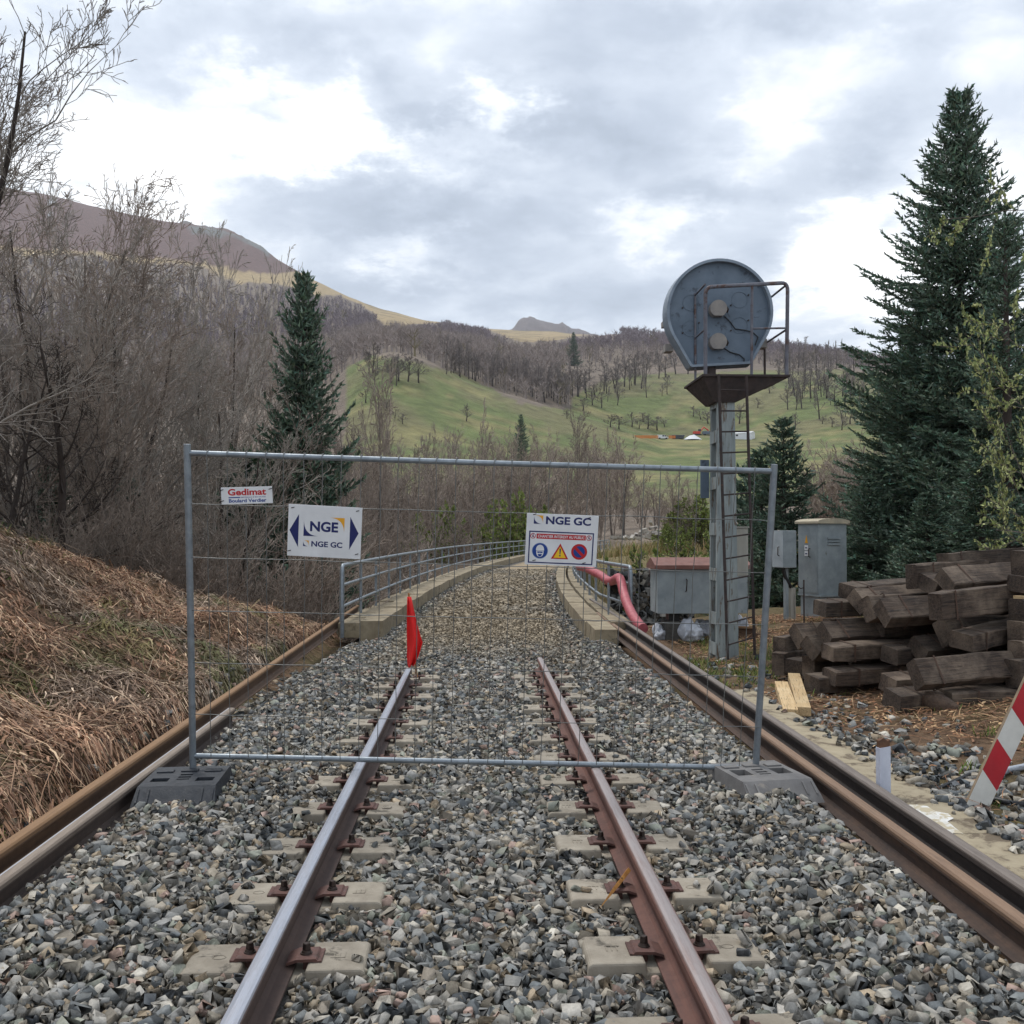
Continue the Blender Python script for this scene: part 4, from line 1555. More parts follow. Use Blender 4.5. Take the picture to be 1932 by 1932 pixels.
# ladder in front of the mast
yl0, yl1 = -.42, -.95
gl = on_ground(1374, 1252)
LA, LB = S(1356, 706, yl0), S(1373, 1252, gl.y - YM)
RA, RB_ = S(1408, 708, yl0), S(1424, 1236, gl.y - YM + .12)
M_lad = M_iron
MB().tube([LA, LB], .019, 8).build('ladder_stile', M_lad, sig)
MB().tube([RA, RB_], .019, 8).build('ladder_stile', M_lad, sig)
for k in range(13):
    t = (k + .75) / 13.6
    MB().tube([LA.lerp(LB, t), RA.lerp(RB_, t)], .0105, 7).build('rung', M_lad, sig)
c0, c1 = S(1321, 868, .25), S(1333, 940, .25)
MB().box((c0.x, .22, c1.z), (c1.x + .03, .25, c0.z)).build('number_plate', M_sig, sig)
c0, c1 = S(1367, 996, .45), S(1411, 1087, .45)
M_jb = mat('pale_stained_box', lin((174, 172, 162)), lin((148, 144, 134)), 4, .85, .3, 50, stretch=(2, 2, .4), c3=lin((116, 112, 104)), spot=.6, spotscale=4)
jb = MB().box((c0.x, .42, c1.z), (c1.x, .72, c0.z), bev=.01).build('junction_box', M_jb, sig)
MB().box((c0.x - .015, .40, c0.z), (c1.x + .015, .74, c0.z + .02)).build('lid', M_jb, jb)
MB().tube([(c0.x + .1, .5, c1.z), (c0.x + .08, .5, c1.z - .08), (c0.x - .05, .4, c1.z - .25), (x1 - .03, .1, c1.z - .35)], .02, 8).build('cable', M_blk, jb)
MB().box((x1 - .02, .16, c1.z + .2), (c0.x + .02, .19, c1.z + .26)).build('arm', M_iron, jb)
MB().box((c0.x, .16, c1.z + .2), (c0.x + .04, .43, c1.z + .26)).build('arm', M_iron, jb)

# ================================================================== TRACKSIDE CABINETS
YC = 14.5
gcx = gz1(3.3, YC)
c = at(1241, 1158, YC)
cr = at(1411, 1158, YC)
ct = at(1241, 1074, YC)
low = empty('relay_cabinet', ((c.x + cr.x) / 2, YC + .3, gcx), 0, 'low grey steel cabinet with a red brown roof on concrete feet', 'cabinet')
LO = Vector(low.location)
W2 = (cr.x - c.x) / 2
h0, h1 = c.z - gcx, ct.z - gcx
body = MB().box((-W2, -.3, h0), (W2, .32, h1), bev=.008).build('body', M_cab, low)
MB().prism([(-.36, h1 + .002), (.38, h1 + .002), (.38, h1 + .06), (.01, h1 + .17), (-.36, h1 + .06)], -W2 - .05, W2 + .05, Matrix.Rotation(R(-90), 4, 'Z') @ Matrix.Scale(-1, 4, (1, 0, 0))).build('roof', M_cabr, low)
MB().tube([(-W2 + .42, -.30, h0 + .33), (-W2 + .42, -.345, h0 + .34), (-W2 + .43, -.345, h0 + .5), (-W2 + .43, -.30, h0 + .51)], .009, 6).build('handle', M_bolt, body)
MB().box((-W2 + .92, -.312, h0 + .01), (-W2 + .928, -.3, h1 - .02)).build('door_joint', M_bolt, body)
for x in (-W2 + .28, W2 - .3):
    MB().box((x - .14, -.22, -.05), (x + .14, .22, h0 - .12), bev=.02).build('concrete_foot', mat('dark_footing', lin((92, 88, 82)), lin((66, 64, 60)), 8, .95, .6, 30), low)
    MB().box((x - .08, -.12, h0 - .12), (x + .08, .12, h0)).build('leg', M_blk, low)

tb = Vector((at(1551, 1100, 16.6).x, 16.6, 0))
tb.z = gz1(tb.x, tb.y)
th = at(1550, 988, 16.4).z - tb.z
tall = empty('electrical_cabinet', tb, R(20.6), 'tall grey steel cabinet with arched roof and small warning labels', 'cabinet')
tbody = MB().box((-.29, -.26, .38), (.31, .26, th), bev=.01).build('body', M_cab, tall)
MB().box((-.26, -.24, -.1), (.28, .24, .379)).build('plinth', M_cab, tall)
M_roof2 = mat('sandy_roof', lin((184, 172, 148)), lin((156, 148, 130)), 6, .85, .3, 60)
rp = [(-.33, th + .002), (.35, th + .002), (.35, th + .035)] + [(.01 + .34 * math.cos(t), th + .035 + .055 * math.sin(t)) for t in np.linspace(0.1, math.pi - .1, 10)] + [(-.33, th + .035)]
MB().prism(rp, -.30, .30).build('roof', M_roof2, tall)
door = MB().box((-.298, -.235, .42), (-.291, .235, th - .04)).build('door', M_cab, tbody)
MB().tube([(-.298, -.06, 1.02), (-.33, -.06, 1.03), (-.33, -.06, 1.16), (-.298, -.06, 1.17)], .008, 6).build('handle', M_bolt, door)
MB().add([(-.302, .07, th - .33), (-.302, -.01, th - .33), (-.302, .03, th - .19)], [(0, 1, 2)]).build('warning_triangle', M_yel, door)
for q in (0, 1):
    MB().box((-.304, -.01, th - .45 - .1 * q), (-.299, .08, th - .365 - .1 * q)).build('label_plate', M_white, door)
    MB().box((-.306, .01, th - .42 - .1 * q), (-.303, .06, th - .40 - .1 * q)).build('print', M_navy, door)
for q in range(3):
    MB().box((-.10, -.285, th - .36 + q * .05), (.16, -.259, th - .335 + q * .05)).build('vent_louvre', M_cab, tbody)
MB().box((-.295, -.3, .36), (.315, .28, .385)).build('base_lip', M_cab, tall)

sb = Vector((at(1480, 1100, 16.2).x, 16.2, 0))
sb.z = gz1(sb.x, sb.y)
z0, z1 = at(1470, 1071, 16.2).z - sb.z, at(1470, 1001, 16.2).z - sb.z
small = empty('wall_box', sb, R(20.6), 'small grey steel box on a post beside the tall cabinet', 'cabinet')
sbd = MB().box((-.13, -.14, z0), (.14, .14, z1), bev=.012).build('body', M_cab, small)
sdoor = MB().box((-.142, -.135, z0 + .01), (-.131, .135, z1 - .01)).build('door', mat('pale_door', lin((178, 186, 188)), lin((154, 162, 166)), 5, .6, .1), sbd)
MB().tube([(-.142, -.05, z0 + .2), (-.17, -.05, z0 + .21), (-.17, -.05, z0 + .34), (-.142, -.05, z0 + .35)], .008, 6).build('handle', M_bolt, sdoor)
MB().box((0, -.03, -.1), (.06, .03, z0)).build('post', M_cab, small)
MB().box((.10, -.05, -.1), (.19, .02, z0 * .62)).build('cable_duct', M_jb, small)
MB().tube([(-.02, 0, z0), (.0, -.02, z0 - .15), (.1, -.02, z0 * .66), (.14, -.02, z0 * .6)], .03, 8).build('cable', M_blk, small)
hk = at(1517, 1175, 15.4)
hz = gz1(hk.x, 15.4)
hk2 = at(1517, 1094, 15.4)
o = empty('hooked_rod', (hk.x, 15.4, hz), 0, 'thin rusty rod with a hook standing before the tall cabinet', 'rod')
MB().tube([(0, 0, -.05), (0, 0, hk2.z - hz)], .012, 7).build('rod', M_iron, o)
hh = hk2.z - hz
MB().tube([(0, 0, hh - .12), (-.05, 0, hh - .14), (-.09, 0, hh - .10), (-.10, 0, hh - .03)], .009, 6).build('hook', M_iron, o)

# white sacks under the low cabinet
M_sack = mat('white_woven_sack', lin((206, 208, 212)), lin((168, 172, 180)), 6, .8, .6, 30, bdist=.02)


def sack(x, y, sx, sy, sz, label, seed):
    """slumped woven sack: boxy, creased, gathered at the top"""
    bm = bmesh.new()
    bmesh.ops.create_icosphere(bm, subdivisions=4, radius=1)
    for v in bm.verts:
        c_ = v.co.copy()
        m_ = max(abs(c_.x), abs(c_.y), abs(c_.z))
        c_ = c_ * (.45 + .55 / m_ * .86)
        w1 = float(fbm(np.array(c_.x * 2.2 + seed), np.array(c_.y * 2.2 + c_.z * 1.7), seed, 4))
        w2 = float(fbm(np.array(c_.z * 3.5 + seed), np.array(c_.x * 3 - c_.y * 2), seed + 9, 3))
        pinch = 1 - .45 * max(0, c_.z - .1)
        v.co = Vector((c_.x * sx * pinch * (1 + .5 * w1), c_.y * sy * pinch * (1 + .5 * w2), (c_.z + .9) * sz * .55 * (1 + .5 * w1)))
    g_ = gz1(x, y)
    o = MB().bm(bm, None, True).build('sack', M_sack, None)
    o.location = (x, y, g_ - .02)
    return tag(o, label, 'sack')


q = at(1248, 1170, 14.75)
sack(q.x, 14.85, .13, .2, .24, 'small white sack at the corner foot of the low cabinet', 1)
q = at(1305, 1170, 14.5)
sack(q.x, 14.6, .20, .26, .30, 'big white woven sack under the middle of the low cabinet', 2)
q = at(1398, 1170, 14.7)
sack(q.x, 14.9, .16, .2, .27, 'crumpled white sack under the cabinet behind the ladder', 3)
q = at(1338, 1170, 14.7)
sack(q.x, 14.9, .20, .2, .28, 'white sack behind the signal mast under the cabinet', 4)
p0, p1 = on_ground(1300, 1196), on_ground(1425, 1203)
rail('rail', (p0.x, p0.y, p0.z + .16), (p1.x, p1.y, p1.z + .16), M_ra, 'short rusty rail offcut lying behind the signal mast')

# pink hose
hpts = [(1092, 1069, 20.6), (1108, 1073, 19.8), (1122, 1080, 19.2), (1134, 1086, 18.8), (1148, 1096, 18.2), (1158, 1095, 17.8), (1167, 1090, 17.4), (1172, 1098, 17.1), (1176, 1116, 16.8),
        (1182, 1136, 16.4), (1192, 1158, 15.9), (1204, 1176, 15.4), (1214, 1187, 15.1)]
H = [at(*p) for p in hpts]
dens = []
for i in range(len(H) - 1):
    for k in range(9):
        t = k / 9
        a_ = H[max(i - 1, 0)]; b_ = H[i]; c_ = H[i + 1]; d_ = H[min(i + 2, len(H) - 1)]
        dens.append(.5 * ((2 * b_) + (c_ - a_) * t + (2 * a_ - 5 * b_ + 4 * c_ - d_) * t * t + (3 * b_ - a_ - 3 * c_ + d_) * t ** 3))
M_hose = mat('pink_red_hose', lin((190, 100, 106)), lin((160, 78, 86)), 10, .5, .1, 60)
o = MB().tube(dens, [.072 + .011 * (i % 2) for i in range(len(dens))], 12).build('corrugated_hose', M_hose)
tag(o, 'thick pink corrugated hose slung along the bridge railing down to the ground', 'hose')

# ================================================================== OLD SLEEPER PILE
def wood_mat(name, c1, c2, c3):
    m, t, b = new_mat(name)
    v = obj_vec(t, (.9, 20, 20))
    n = noise_n(t, v, 2.6, 8, .70, .4)
    c = mix_c(t, ramp(t, n, [(.30, 0.), (.66, 1.)]), c1, c2)
    v2 = obj_vec(t)
    s_ = noise_n(t, v2, 3.2, 6, .62)
    c = mix_c(t, ramp(t, s_, [(.46, 0.), (.70, .85)]), c, c3)
    cr = ramp(t, noise_n(t, v, 4.5, 4, .8), [(.34, .18), (.44, 1.)])
    c = mix_c(t, 1.0, c, cr, 'MULTIPLY')
    oi = N(t, 'ShaderNodeObjectInfo')
    sca = N(t, 'ShaderNodeVectorMath', operation='SCALE')
    t.links.new(c, sca.inputs[0])
    t.links.new(math_n(t, 'ADD', math_n(t, 'MULTIPLY', oi.outputs['Random'], .5), .75), sca.inputs['Scale'])
    t.links.new(sca.outputs[0], b.inputs['Base Color'])
    b.inputs['Roughness'].default_value = .9
    set_bump(t, b, n, .8, .012)
    return m


M_oldw = wood_mat('old_creosoted_oak', lin((96, 80, 67)), lin((34, 28, 25)), lin((122, 107, 92)))
M_strap = mat('rusty_strap', lin((92, 68, 54)), lin((66, 52, 44)), 20, .8, .2)


def old_sleeper_mesh(seed, L=2.4, w_=.25, h_=.155):
    rs = random.Random(seed)
    bm = bmesh.new()
    nx = 12
    rows_ = []
    ch = rs.uniform(.006, .014)
    prof = [(-w_ / 2 + ch, -h_ / 2), (w_ / 2 - ch, -h_ / 2), (w_ / 2, -h_ / 2 + ch), (w_ / 2, h_ / 2 - ch), (w_ / 2 - ch * 1.4, h_ / 2), (-w_ / 2 + ch * 1.4, h_ / 2), (-w_ / 2, h_ / 2 - ch), (-w_ / 2, -h_ / 2 + ch)]
    for i in range(nx + 1):
        x = L * i / nx
        sh = 1 - (.025 if i == 0 else 0)
        jx, jz = rs.uniform(-.006, .006), rs.uniform(-.006, .006)
        rows_.append([bm.verts.new((x + (rs.uniform(-.012, .012) if i in (0, nx) else 0), y * sh + jx + rs.uniform(-.005, .005), z * sh + jz + rs.uniform(-.005, .005))) for y, z in prof])
    n_ = len(prof)
    for i in range(nx):
        for j in range(n_):
            bm.faces.new((rows_[i][j], rows_[i][(j + 1) % n_], rows_[i + 1][(j + 1) % n_], rows_[i + 1][j]))
    bm.faces.new(rows_[0][::-1])
    bm.faces.new(rows_[-1])
    bmesh.ops.recalc_face_normals(bm, faces=bm.faces)
    m_ = MB().bm(bm).mesh('wooden_sleeper')
    m_.materials.append(M_oldw)
    return m_


def strap_mesh(w_=.25, h_=.155):
    a, b_ = w_ / 2 + .009, h_ / 2 + .009
    pts = [(a, -b_), (a, b_), (-a, b_), (-a, -b_)]
    vs = [(x, y, z) for x in (-.011, .011) for y, z in pts]
    fs = [(k, (k + 1) % 4, 4 + (k + 1) % 4, 4 + k) for k in range(4)]
    m_ = MB().add(vs, fs).mesh('strap')
    m_.materials.append(M_strap)
    return m_


OS = [old_sleeper_mesh(s) for s in range(5)]
STRAP = strap_mesh()


def Z7(x, y):
    return 1433.9 + .29297 * x, 1018.8 + .29297 * y


PILE = [  # end-face centre in the close-up, distance, yaw from +X, roll, pitch, length, label
    (975, 240, 9.75, 22, 88, 3, 2.2, 'upright edge old sleeper, highest end of the pile with a strap'),
    (1180, 165, 9.95, 20, 85, 3, 2.0, 'old sleeper along the very top of the pile against the conifers'),
    (1075, 282, 9.6, 30, 20, 0, 1.6, 'short grey sleeper end wedged just under the topmost sleeper'),
    (1195, 268, 9.2, 16, 40, 3, 2.0, 'pale tilted old sleeper lying on top of the big squared one'),
    (1128, 428, 8.75, 18, 88, 4, 2.0, 'big squared old sleeper on edge with a broad pale brown side'),
    (565, 335, 10.2, 26, 8, 2, 2.3, 'long old sleeper high at the cabinet end of the pile'),
    (625, 400, 9.85, 22, 38, 2, 2.2, 'tilted old sleeper with grey cracked top near the cabinet'),
    (695, 450, 9.55, 24, 62, 1, 2.0, 'old sleeper end squeezed between two tilted sleepers'),
    (790, 470, 9.25, 14, 48, 2, 2.2, 'broad tilted old sleeper with strap and deep cracks, mid pile'),
    (385, 440, 10.1, 12, 4, 1, 2.0, 'old sleeper jutting out level toward the cabinet'),
    (235, 622, 10.25, 20, 45, 0, 1.8, 'diamond turned old sleeper end near the ground by the cabinet'),
    (412, 612, 9.85, 16, 40, 1, 2.1, 'tilted old sleeper with silvery top below the jutting one'),
    (440, 722, 9.55, 12, 3, 1, 2.1, 'flat old sleeper with pale top in the lower middle of the pile'),
    (125, 698, 10.75, 40, 88, 0, 1.2, 'upper of two short sleeper ends at the low tip of the pile'),
    (115, 798, 10.65, 40, 88, 0, 1.2, 'lower of two short sleeper ends at the low tip of the pile'),
    (225, 820, 10.35, 35, 2, 0, 1.4, 'dark old sleeper lying flat behind the fresh timber'),
    (310, 825, 10.2, 35, 88, 0, 1.4, 'dark old sleeper end on edge next to the diamond turned one'),
    (325, 700, 10.05, 30, 40, 0, 1.6, 'small tilted sleeper end tucked under the diamond turned one'),
    (835, 740, 9.35, 15, 5, 0, 1.9, 'dark old sleeper end with a wire loop at mid height'),
    (1010, 705, 9.2, 20, 30, 0, 1.9, 'shadowed old sleeper deep under the big squared one'),
    (1180, 600, 9.0, 25, 60, 0, 1.7, 'slanting dark sleeper under the end of the big squared one'),
    (1300, 655, 8.75, 26, 6, 6, 1.7, 'old sleeper rising toward the stacked sleepers, pale top'),
    (450, 880, 9.45, 14, 3, 1, 2.1, 'flat old sleeper resting near the ground with a strap'),
    (335, 925, 9.55, 18, 5, 0, 1.6, 'short visible old sleeper on the ground by the fresh timber'),
    (820, 930, 8.95, 14, 8, 1, 1.9, 'rough old sleeper end on the ground before the flat ones'),
    (1000, 870, 8.45, 12, 60, 3, 1.9, 'long heavy old sleeper in front with a mossy pale top'),
    (850, 1035, 8.5, 14, 10, 0, 1.2, 'grey weathered sleeper stub lowest at the front of the pile'),
    (1190, 1020, 8.5, 8, 2, 0, 1.8, 'shadowed bottom sleeper on the grass under the heavy one'),
    (1668, 155, 8.9, 28, 88, 0, 1.6, 'top sleeper of the neat stack beside the loose pile'),
    (1668, 285, 8.85, 28, 3, 0, 1.6, 'second sleeper from the top of the neat stack'),
    (1650, 470, 8.75, 26, 88, 0, 1.6, 'sleeper of the neat stack resting on the spacer timber'),
    (1640, 612, 8.7, 24, 88, 0, 1.6, 'middle sleeper of the neat stack, grey end'),
    (1645, 742, 8.6, 22, 88, 0, 1.6, 'lower sleeper of the neat stack, pale chipped corner'),
    (1630, 862, 8.5, 24, 88, 0, 1.6, 'bottom visible sleeper of the neat stack above the striped board'),
]
for i, (zx, zy, Yd, yaw, roll, pit, L, lab) in enumerate(PILE):
    p = at(*Z7(zx, zy), Yd)
    o = bpy.data.objects.new('wooden_sleeper', OS[i % 5])
    col.objects.link(o)
    Mx = Matrix.Translation(p) @ Matrix.Rotation(R(yaw), 4, 'Z') @ Matrix.Rotation(R(-pit), 4, 'Y') @ Matrix.Rotation(R(roll), 4, 'X') @ Matrix.Scale(L / 2.4, 4, (1, 0, 0))
    o.matrix_world = Mx
    tag(o, lab, 'old sleeper', 'old wooden sleepers in the heap')
    st = link('strap', STRAP, None, o)
    st.location = (random.uniform(.16, .24) * 2.4 / L, 0, 0)
# hidden core of the heap: sleepers lying under the visible ones
for i, (px_, py_, Yd, yaw) in enumerate(((1560, 1190, 10.3, 15), (1600, 1230, 9.9, 12), (1660, 1180, 9.9, 18), (1720, 1230, 9.5, 14), (1760, 1160, 9.8, 14), (1790, 1250, 9.2, 12), (1700, 1280, 9.4, 14),
                                          (1650, 1130, 10.2, 16), (1740, 1110, 10.2, 16), (1800, 1200, 9.4, 15), (1830, 1130, 9.6, 16), (1860, 1260, 9.0, 12))):
    o = bpy.data.objects.new('wooden_sleeper', OS[i % 5])
    col.objects.link(o)
    o.matrix_world = Matrix.Translation(at(px_, py_, Yd)) @ Matrix.Rotation(R(yaw), 4, 'Z') @ Matrix.Rotation(R(random.choice((5, 40, 85))), 4, 'X')
    tag(o, 'old sleeper buried in the dark gaps inside the heap', 'old sleeper', 'old sleepers inside the heap')

# spacer timber, fresh timber, splinter, log
M_pine = wood_mat('fresh_pine', lin((216, 188, 144)), lin((196, 164, 118)), lin((222, 198, 158)))


def beam(a, b, w_, h_, m, label, cat, name='timber_beam'):
    a, b = Vector(a), Vector(b)
    d = b - a
    o = MB().box((0, -w_ / 2, 0), (d.length, w_ / 2, h_), bev=.003).build(name, m)
    o.location = a
    o.rotation_euler = (0, -math.atan2(d.z, math.hypot(d.x, d.y)), math.atan2(d.y, d.x))
    return tag(o, label, cat)


a, b = on_ground(1492, 1360), on_ground(1474, 1306)
beam((a.x, a.y, a.z + .02), (b.x, b.y, b.z + .03), .125, .08, M_pine, 'fresh pale timber beam on the verge, rail side of the pair', 'timber')
a, b = on_ground(1517, 1357), on_ground(1498, 1293)
beam((a.x, a.y, a.z + .025), (b.x, b.y, b.z + .05), .12, .08, M_pine, 'fresh pale timber beam on the verge, pile side of the pair', 'timber')
beam(at(*Z7(1668, 395), 8.78), at(*Z7(1820, 385), 9.3), .10, .05, M_pine, 'thin yellow spacer timber in the neat sleeper stack', 'timber')
q0, q1 = gp(1130, 1716, -.10), gp(1186, 1642, -.07)
b = MB()
d = (q1 - q0).normalized()
n_ = Vector((-d.y, d.x, 0))
b.add([q0, q0.lerp(q1, .55) + n_ * .010, q1 + n_ * .012, q1 - n_ * .012, q0.lerp(q1, .55) - n_ * .010, q0.lerp(q1, .5) + Vector((0, 0, .014)), q1 + Vector((0, 0, .014))],
      [(0, 1, 5), (1, 2, 6, 5), (0, 5, 4), (5, 6, 3, 4), (0, 4, 1), (1, 4, 3, 2), (2, 3, 6)])
tag(b.build('wood_splinter', mat('orange_splinter', lin((196, 140, 70)), lin((150, 100, 52)), 30, .8, .2)), 'orange wood splinter stuck against the rust red rail foot', 'splinter')
a, b = on_ground(1698, 1330), on_ground(1812, 1342)
pts = [a.lerp(b, t) + Vector((0, .04 * math.sin(t * 7), .05 + .03 * math.sin(t * 5))) for t in np.linspace(0, 1, 9)]
tag(MB().tube(pts, [.03, .06, .075, .07, .085, .09, .08, .06, .025], 9).build('rotten_log', mat('rotten_wood', lin((98, 80, 66)), lin((66, 54, 46)), 9, .95, .8, 30, bdist=.02)), 'rotten log lying in the grass at the front of the heap', 'log')

# white post with rusty top
wp = gp(1667, 1504, -.07)
post = empty('marker_post', (wp.x, wp.y, -.08), R(12), 'short white painted steel post with a rusty jagged top', 'post')
hgt = (1504 - 1388) * wp.y / FPX
MB().prism([(-.036, 0), (.036, 0), (.036, hgt * .86), (-.036, hgt * .84)], -.02, .02).build('painted_shaft', mat('white_post_paint', lin((208, 212, 224)), lin((178, 182, 196)), 6, .6, .3, 40), post)
MB().prism([(-.030, hgt * .80), (.034, hgt * .86), (.038, hgt * .97), (.020, hgt * .95), (-.004, hgt * 1.0), (-.036, hgt * .96)], -.014, .014).build('rusty_top', mat('flaking_rust', lin((116, 84, 62)), lin((84, 62, 50)), 14, .9, .6, 40), post)
b = MB()
pts = []
cx_, cy_ = gp(1735, 1545, -.055)[:2]
for k in range(26):
    t = 2 * math.pi * k / 26
    rr0 = 1 + .18 * math.sin(3 * t) + .12 * math.sin(7 * t + 1) + .08 * math.sin(11 * t)
    pts.append((max(2.42, min(cx_ + .17 * rr0 * math.cos(t), 2.68)) - 2.66, cy_ + .30 * rr0 * math.sin(t) - 3, .0065))
MB().add(pts, [tuple(range(26))]).build('paint_splash', mat('white_paint_splash', lin((226, 226, 224)), lin((196, 192, 180)), 8, .7, .2, c3=lin((180, 168, 142)), spot=.47, spotscale=14), strip)

# striped board leaning at the edge of the frame
g0 = on_ground(1843, 1524)
d = (at(1948, 1300, g0.y + .06) - g0).normalized()
sb_ = empty('striped_board', g0, 0, 'red and white striped barrier board leaning over the verge', 'barrier board')
ex = Vector((d.z, -.12, -d.x)).normalized()
ez = d.cross(ex).normalized()
ex = ez.cross(d).normalized()
if ez.y > 0:
    ez = -ez
Mx = Matrix((ex, ez, d)).transposed().to_4x4()
M_bw = mat('board_white', lin((214, 212, 204)), lin((188, 186, 178)), 5, .6, .1)
M_brd = mat('board_red', lin((184, 34, 44)), lin((158, 26, 36)), 5, .6, .1)
M_bside = mat('board_bare_edge', lin((146, 128, 104)), lin((110, 96, 80)), 12, .9, .3)
Lb, wb = 1.5, .125
MB().box((-wb / 2, -.032, -.02), (wb / 2, 0, Lb), Mx).build('plank', M_bside, sb_)
z = -.02
k = 0
while z < Lb - .01:
    ln = .20 if k == 0 else .205
    z2 = z + ln
    sl = .075
    za, zb2 = (z - (0 if k == 0 else sl * .5), z + (0 if k == 0 else sl * .5)), (min(z2 - sl * .5, Lb), min(z2 + sl * .5, Lb))
    # reflective face sheet, 3 mm proud
    vs = [(-wb / 2, .002, za[1]), (wb / 2, .002, za[0]), (wb / 2, .002, zb2[0]), (-wb / 2, .002, zb2[1])]
    MB().add(vs, [(0, 1, 2, 3)], Mx).build('stripe', M_bw if k % 2 == 0 else M_brd, sb_)
    z = z2
    k += 1

# cables on the verge
def ground_tube(name, pix, r_, m, label, cat, lift=.01):
    pts = []
    for p_ in pix:
        g_ = on_ground(*p_)
        pts.append(g_ + Vector((0, 0, r_ + lift)))
    return tag(MB().tube(pts, r_, 8).build(name, m), label, cat)


ground_tube('cable', [(1745, 1502), (1775, 1492), (1805, 1478), (1832, 1466), (1880, 1462), (1990, 1440)], .012, M_blk, 'thin black cable running behind the striped board', 'cable')
ground_tube('conduit', [(1868, 1478), (1900, 1462), (1935, 1455), (2000, 1440)], .022, mat('grey_conduit', lin((170, 176, 184)), lin((140, 146, 154)), 20, .5, .3, 80), 'pale grey corrugated conduit behind the striped board', 'conduit')
ground_tube('cable', [(1850, 1512), (1880, 1518), (1915, 1526), (1990, 1532)], .018, M_blk, 'thick black pipe end in the stones under the striped board', 'cable')

# debris and site vehicles
rs = random.Random(4)
b = MB()
cpt = at(1222, 1016, 92)
for k in range(60):
    u = rs.gauss(0, 1)
    q = Vector((cpt.x + u * 1.5, cpt.y + rs.uniform(-2, 2), cpt.z + abs(rs.gauss(0, .35)) * max(.2, 1.5 - abs(u - .3))))
    b.box((-rs.uniform(.2, .5), -.15, -.12), (rs.uniform(.2, .6), .15, .12), Matrix.Translation(q) @ Matrix.Rotation(rs.uniform(0, 3), 4, 'Z') @ Matrix.Rotation(rs.gauss(0, .3), 4, 'Y'))
tag(b.build('rubble_heap', mat('pale_rubble', lin((188, 182, 172)), lin((132, 124, 114)), 1.2, .9, .2, c3=lin((84, 76, 70)), spot=.55, spotscale=.6)), 'heap of pale broken concrete and timber past the viaduct end', 'rubble', kind='stuff')

# ================================================================== VEGETATION
def perp(d):
    a = d.cross(Vector((0, 0, 1)))
    if a.length < 1e-4:
        a = Vector((1, 0, 0))
    return a.normalized()


def grow(segs, rs, p, d, L, r, lev, maxlev, P):
    """one axis with side branches, recursively"""
    k = max(2, int(P['nseg'][lev]))
    step = L / k
    pts = [(p.copy(), r)]
    d = d.normalized()
    for i in range(k):
        j = P['jit'][lev]
        d = (d + Vector((rs.gauss(0, j), rs.gauss(0, j), rs.gauss(0, j))) + Vector((0, 0, P['up'][lev]))).normalized()
        q = p + d * step
        r2 = r * (1 - (i + 1) / k * P['taper'][lev])
        segs.append((p.copy(), q.copy(), max(pts[-1][1], P['rmin']), max(r2, P['rmin']), lev))
        p = q
        pts.append((p.copy(), r2))
    if lev >= maxlev:
        return
    n = P['kids'][lev]
    n = max(1, int(n * rs.uniform(.8, 1.2)))
    for c in range(n):
        t = P['t0'][lev] + (1 - P['t0'][lev]) * ((c + rs.random()) / n)
        i = min(int(t * k), k - 1)
        f = t * k - i
        base = pts[i][0].lerp(pts[i + 1][0], f)
        rr = pts[i][1] * (1 - f) + pts[i + 1][1] * f
        ax = (pts[i + 1][0] - pts[i][0]).normalized()
        a = perp(ax)
        b = ax.cross(a)
        phi = rs.uniform(0, 2 * math.pi)
        ang = R(rs.gauss(P['ang'][lev], 10))
        nd = ax * math.cos(ang) + (a * math.cos(phi) + b * math.sin(phi)) * math.sin(ang)
        nl = L * P['ratio'][lev] * (1.15 - .6 * t) * rs.uniform(.7, 1.2)
        grow(segs, rs, base, nd, nl, rr * P['rr'][lev], lev + 1, maxlev, P)


def segs_mesh(name, segs, sides=3):
    P0 = np.array([s[0][:] for s in segs])
    P1 = np.array([s[1][:] for s in segs])
    r0 = np.array([s[2] for s in segs])[:, None]
    r1 = np.array([s[3] for s in segs])[:, None]
    d = P1 - P0
    d /= np.maximum(np.linalg.norm(d, axis=1, keepdims=True), 1e-6)
    a = np.cross(d, np.where(np.abs(d[:, 2:3]) > .9, [[1., 0, 0]], [[0., 0, 1]]))
    a /= np.maximum(np.linalg.norm(a, axis=1, keepdims=True), 1e-6)
    b = np.cross(d, a)
    V = []
    for k in range(sides):
        t = 2 * math.pi * k / sides
        V.append(P0 + (a * math.cos(t) + b * math.sin(t)) * r0)
    for k in range(sides):
        t = 2 * math.pi * k / sides
        V.append(P1 + (a * math.cos(t) + b * math.sin(t)) * r1)
    V = np.stack(V, 1)
    n = len(segs)
    base = (np.arange(n) * 2 * sides)[:, None]
    F = np.concatenate([base + np.array([[k, (k + 1) % sides, sides + (k + 1) % sides, sides + k]]) for k in range(sides)], 0)
    return np_mesh(name, V.reshape(-1, 3), F)


M_bark = mat('grey_bark', lin((128, 118, 109)), lin((94, 86, 79)), 3, .95, 0, vary=.22)
M_twig = mat('brown_twigs', lin((164, 150, 137)), lin((126, 112, 101)), 1.5, .95, 0, vary=.25)
M_barkd = mat('dark_bark', lin((70, 60, 54)), lin((50, 44, 40)), 3, .95, 0, vary=.2)
M_twigf = mat('grey_purple_twigs', lin((134, 124, 119)), lin((108, 99, 96)), .2, .95, 0, vary=.18)

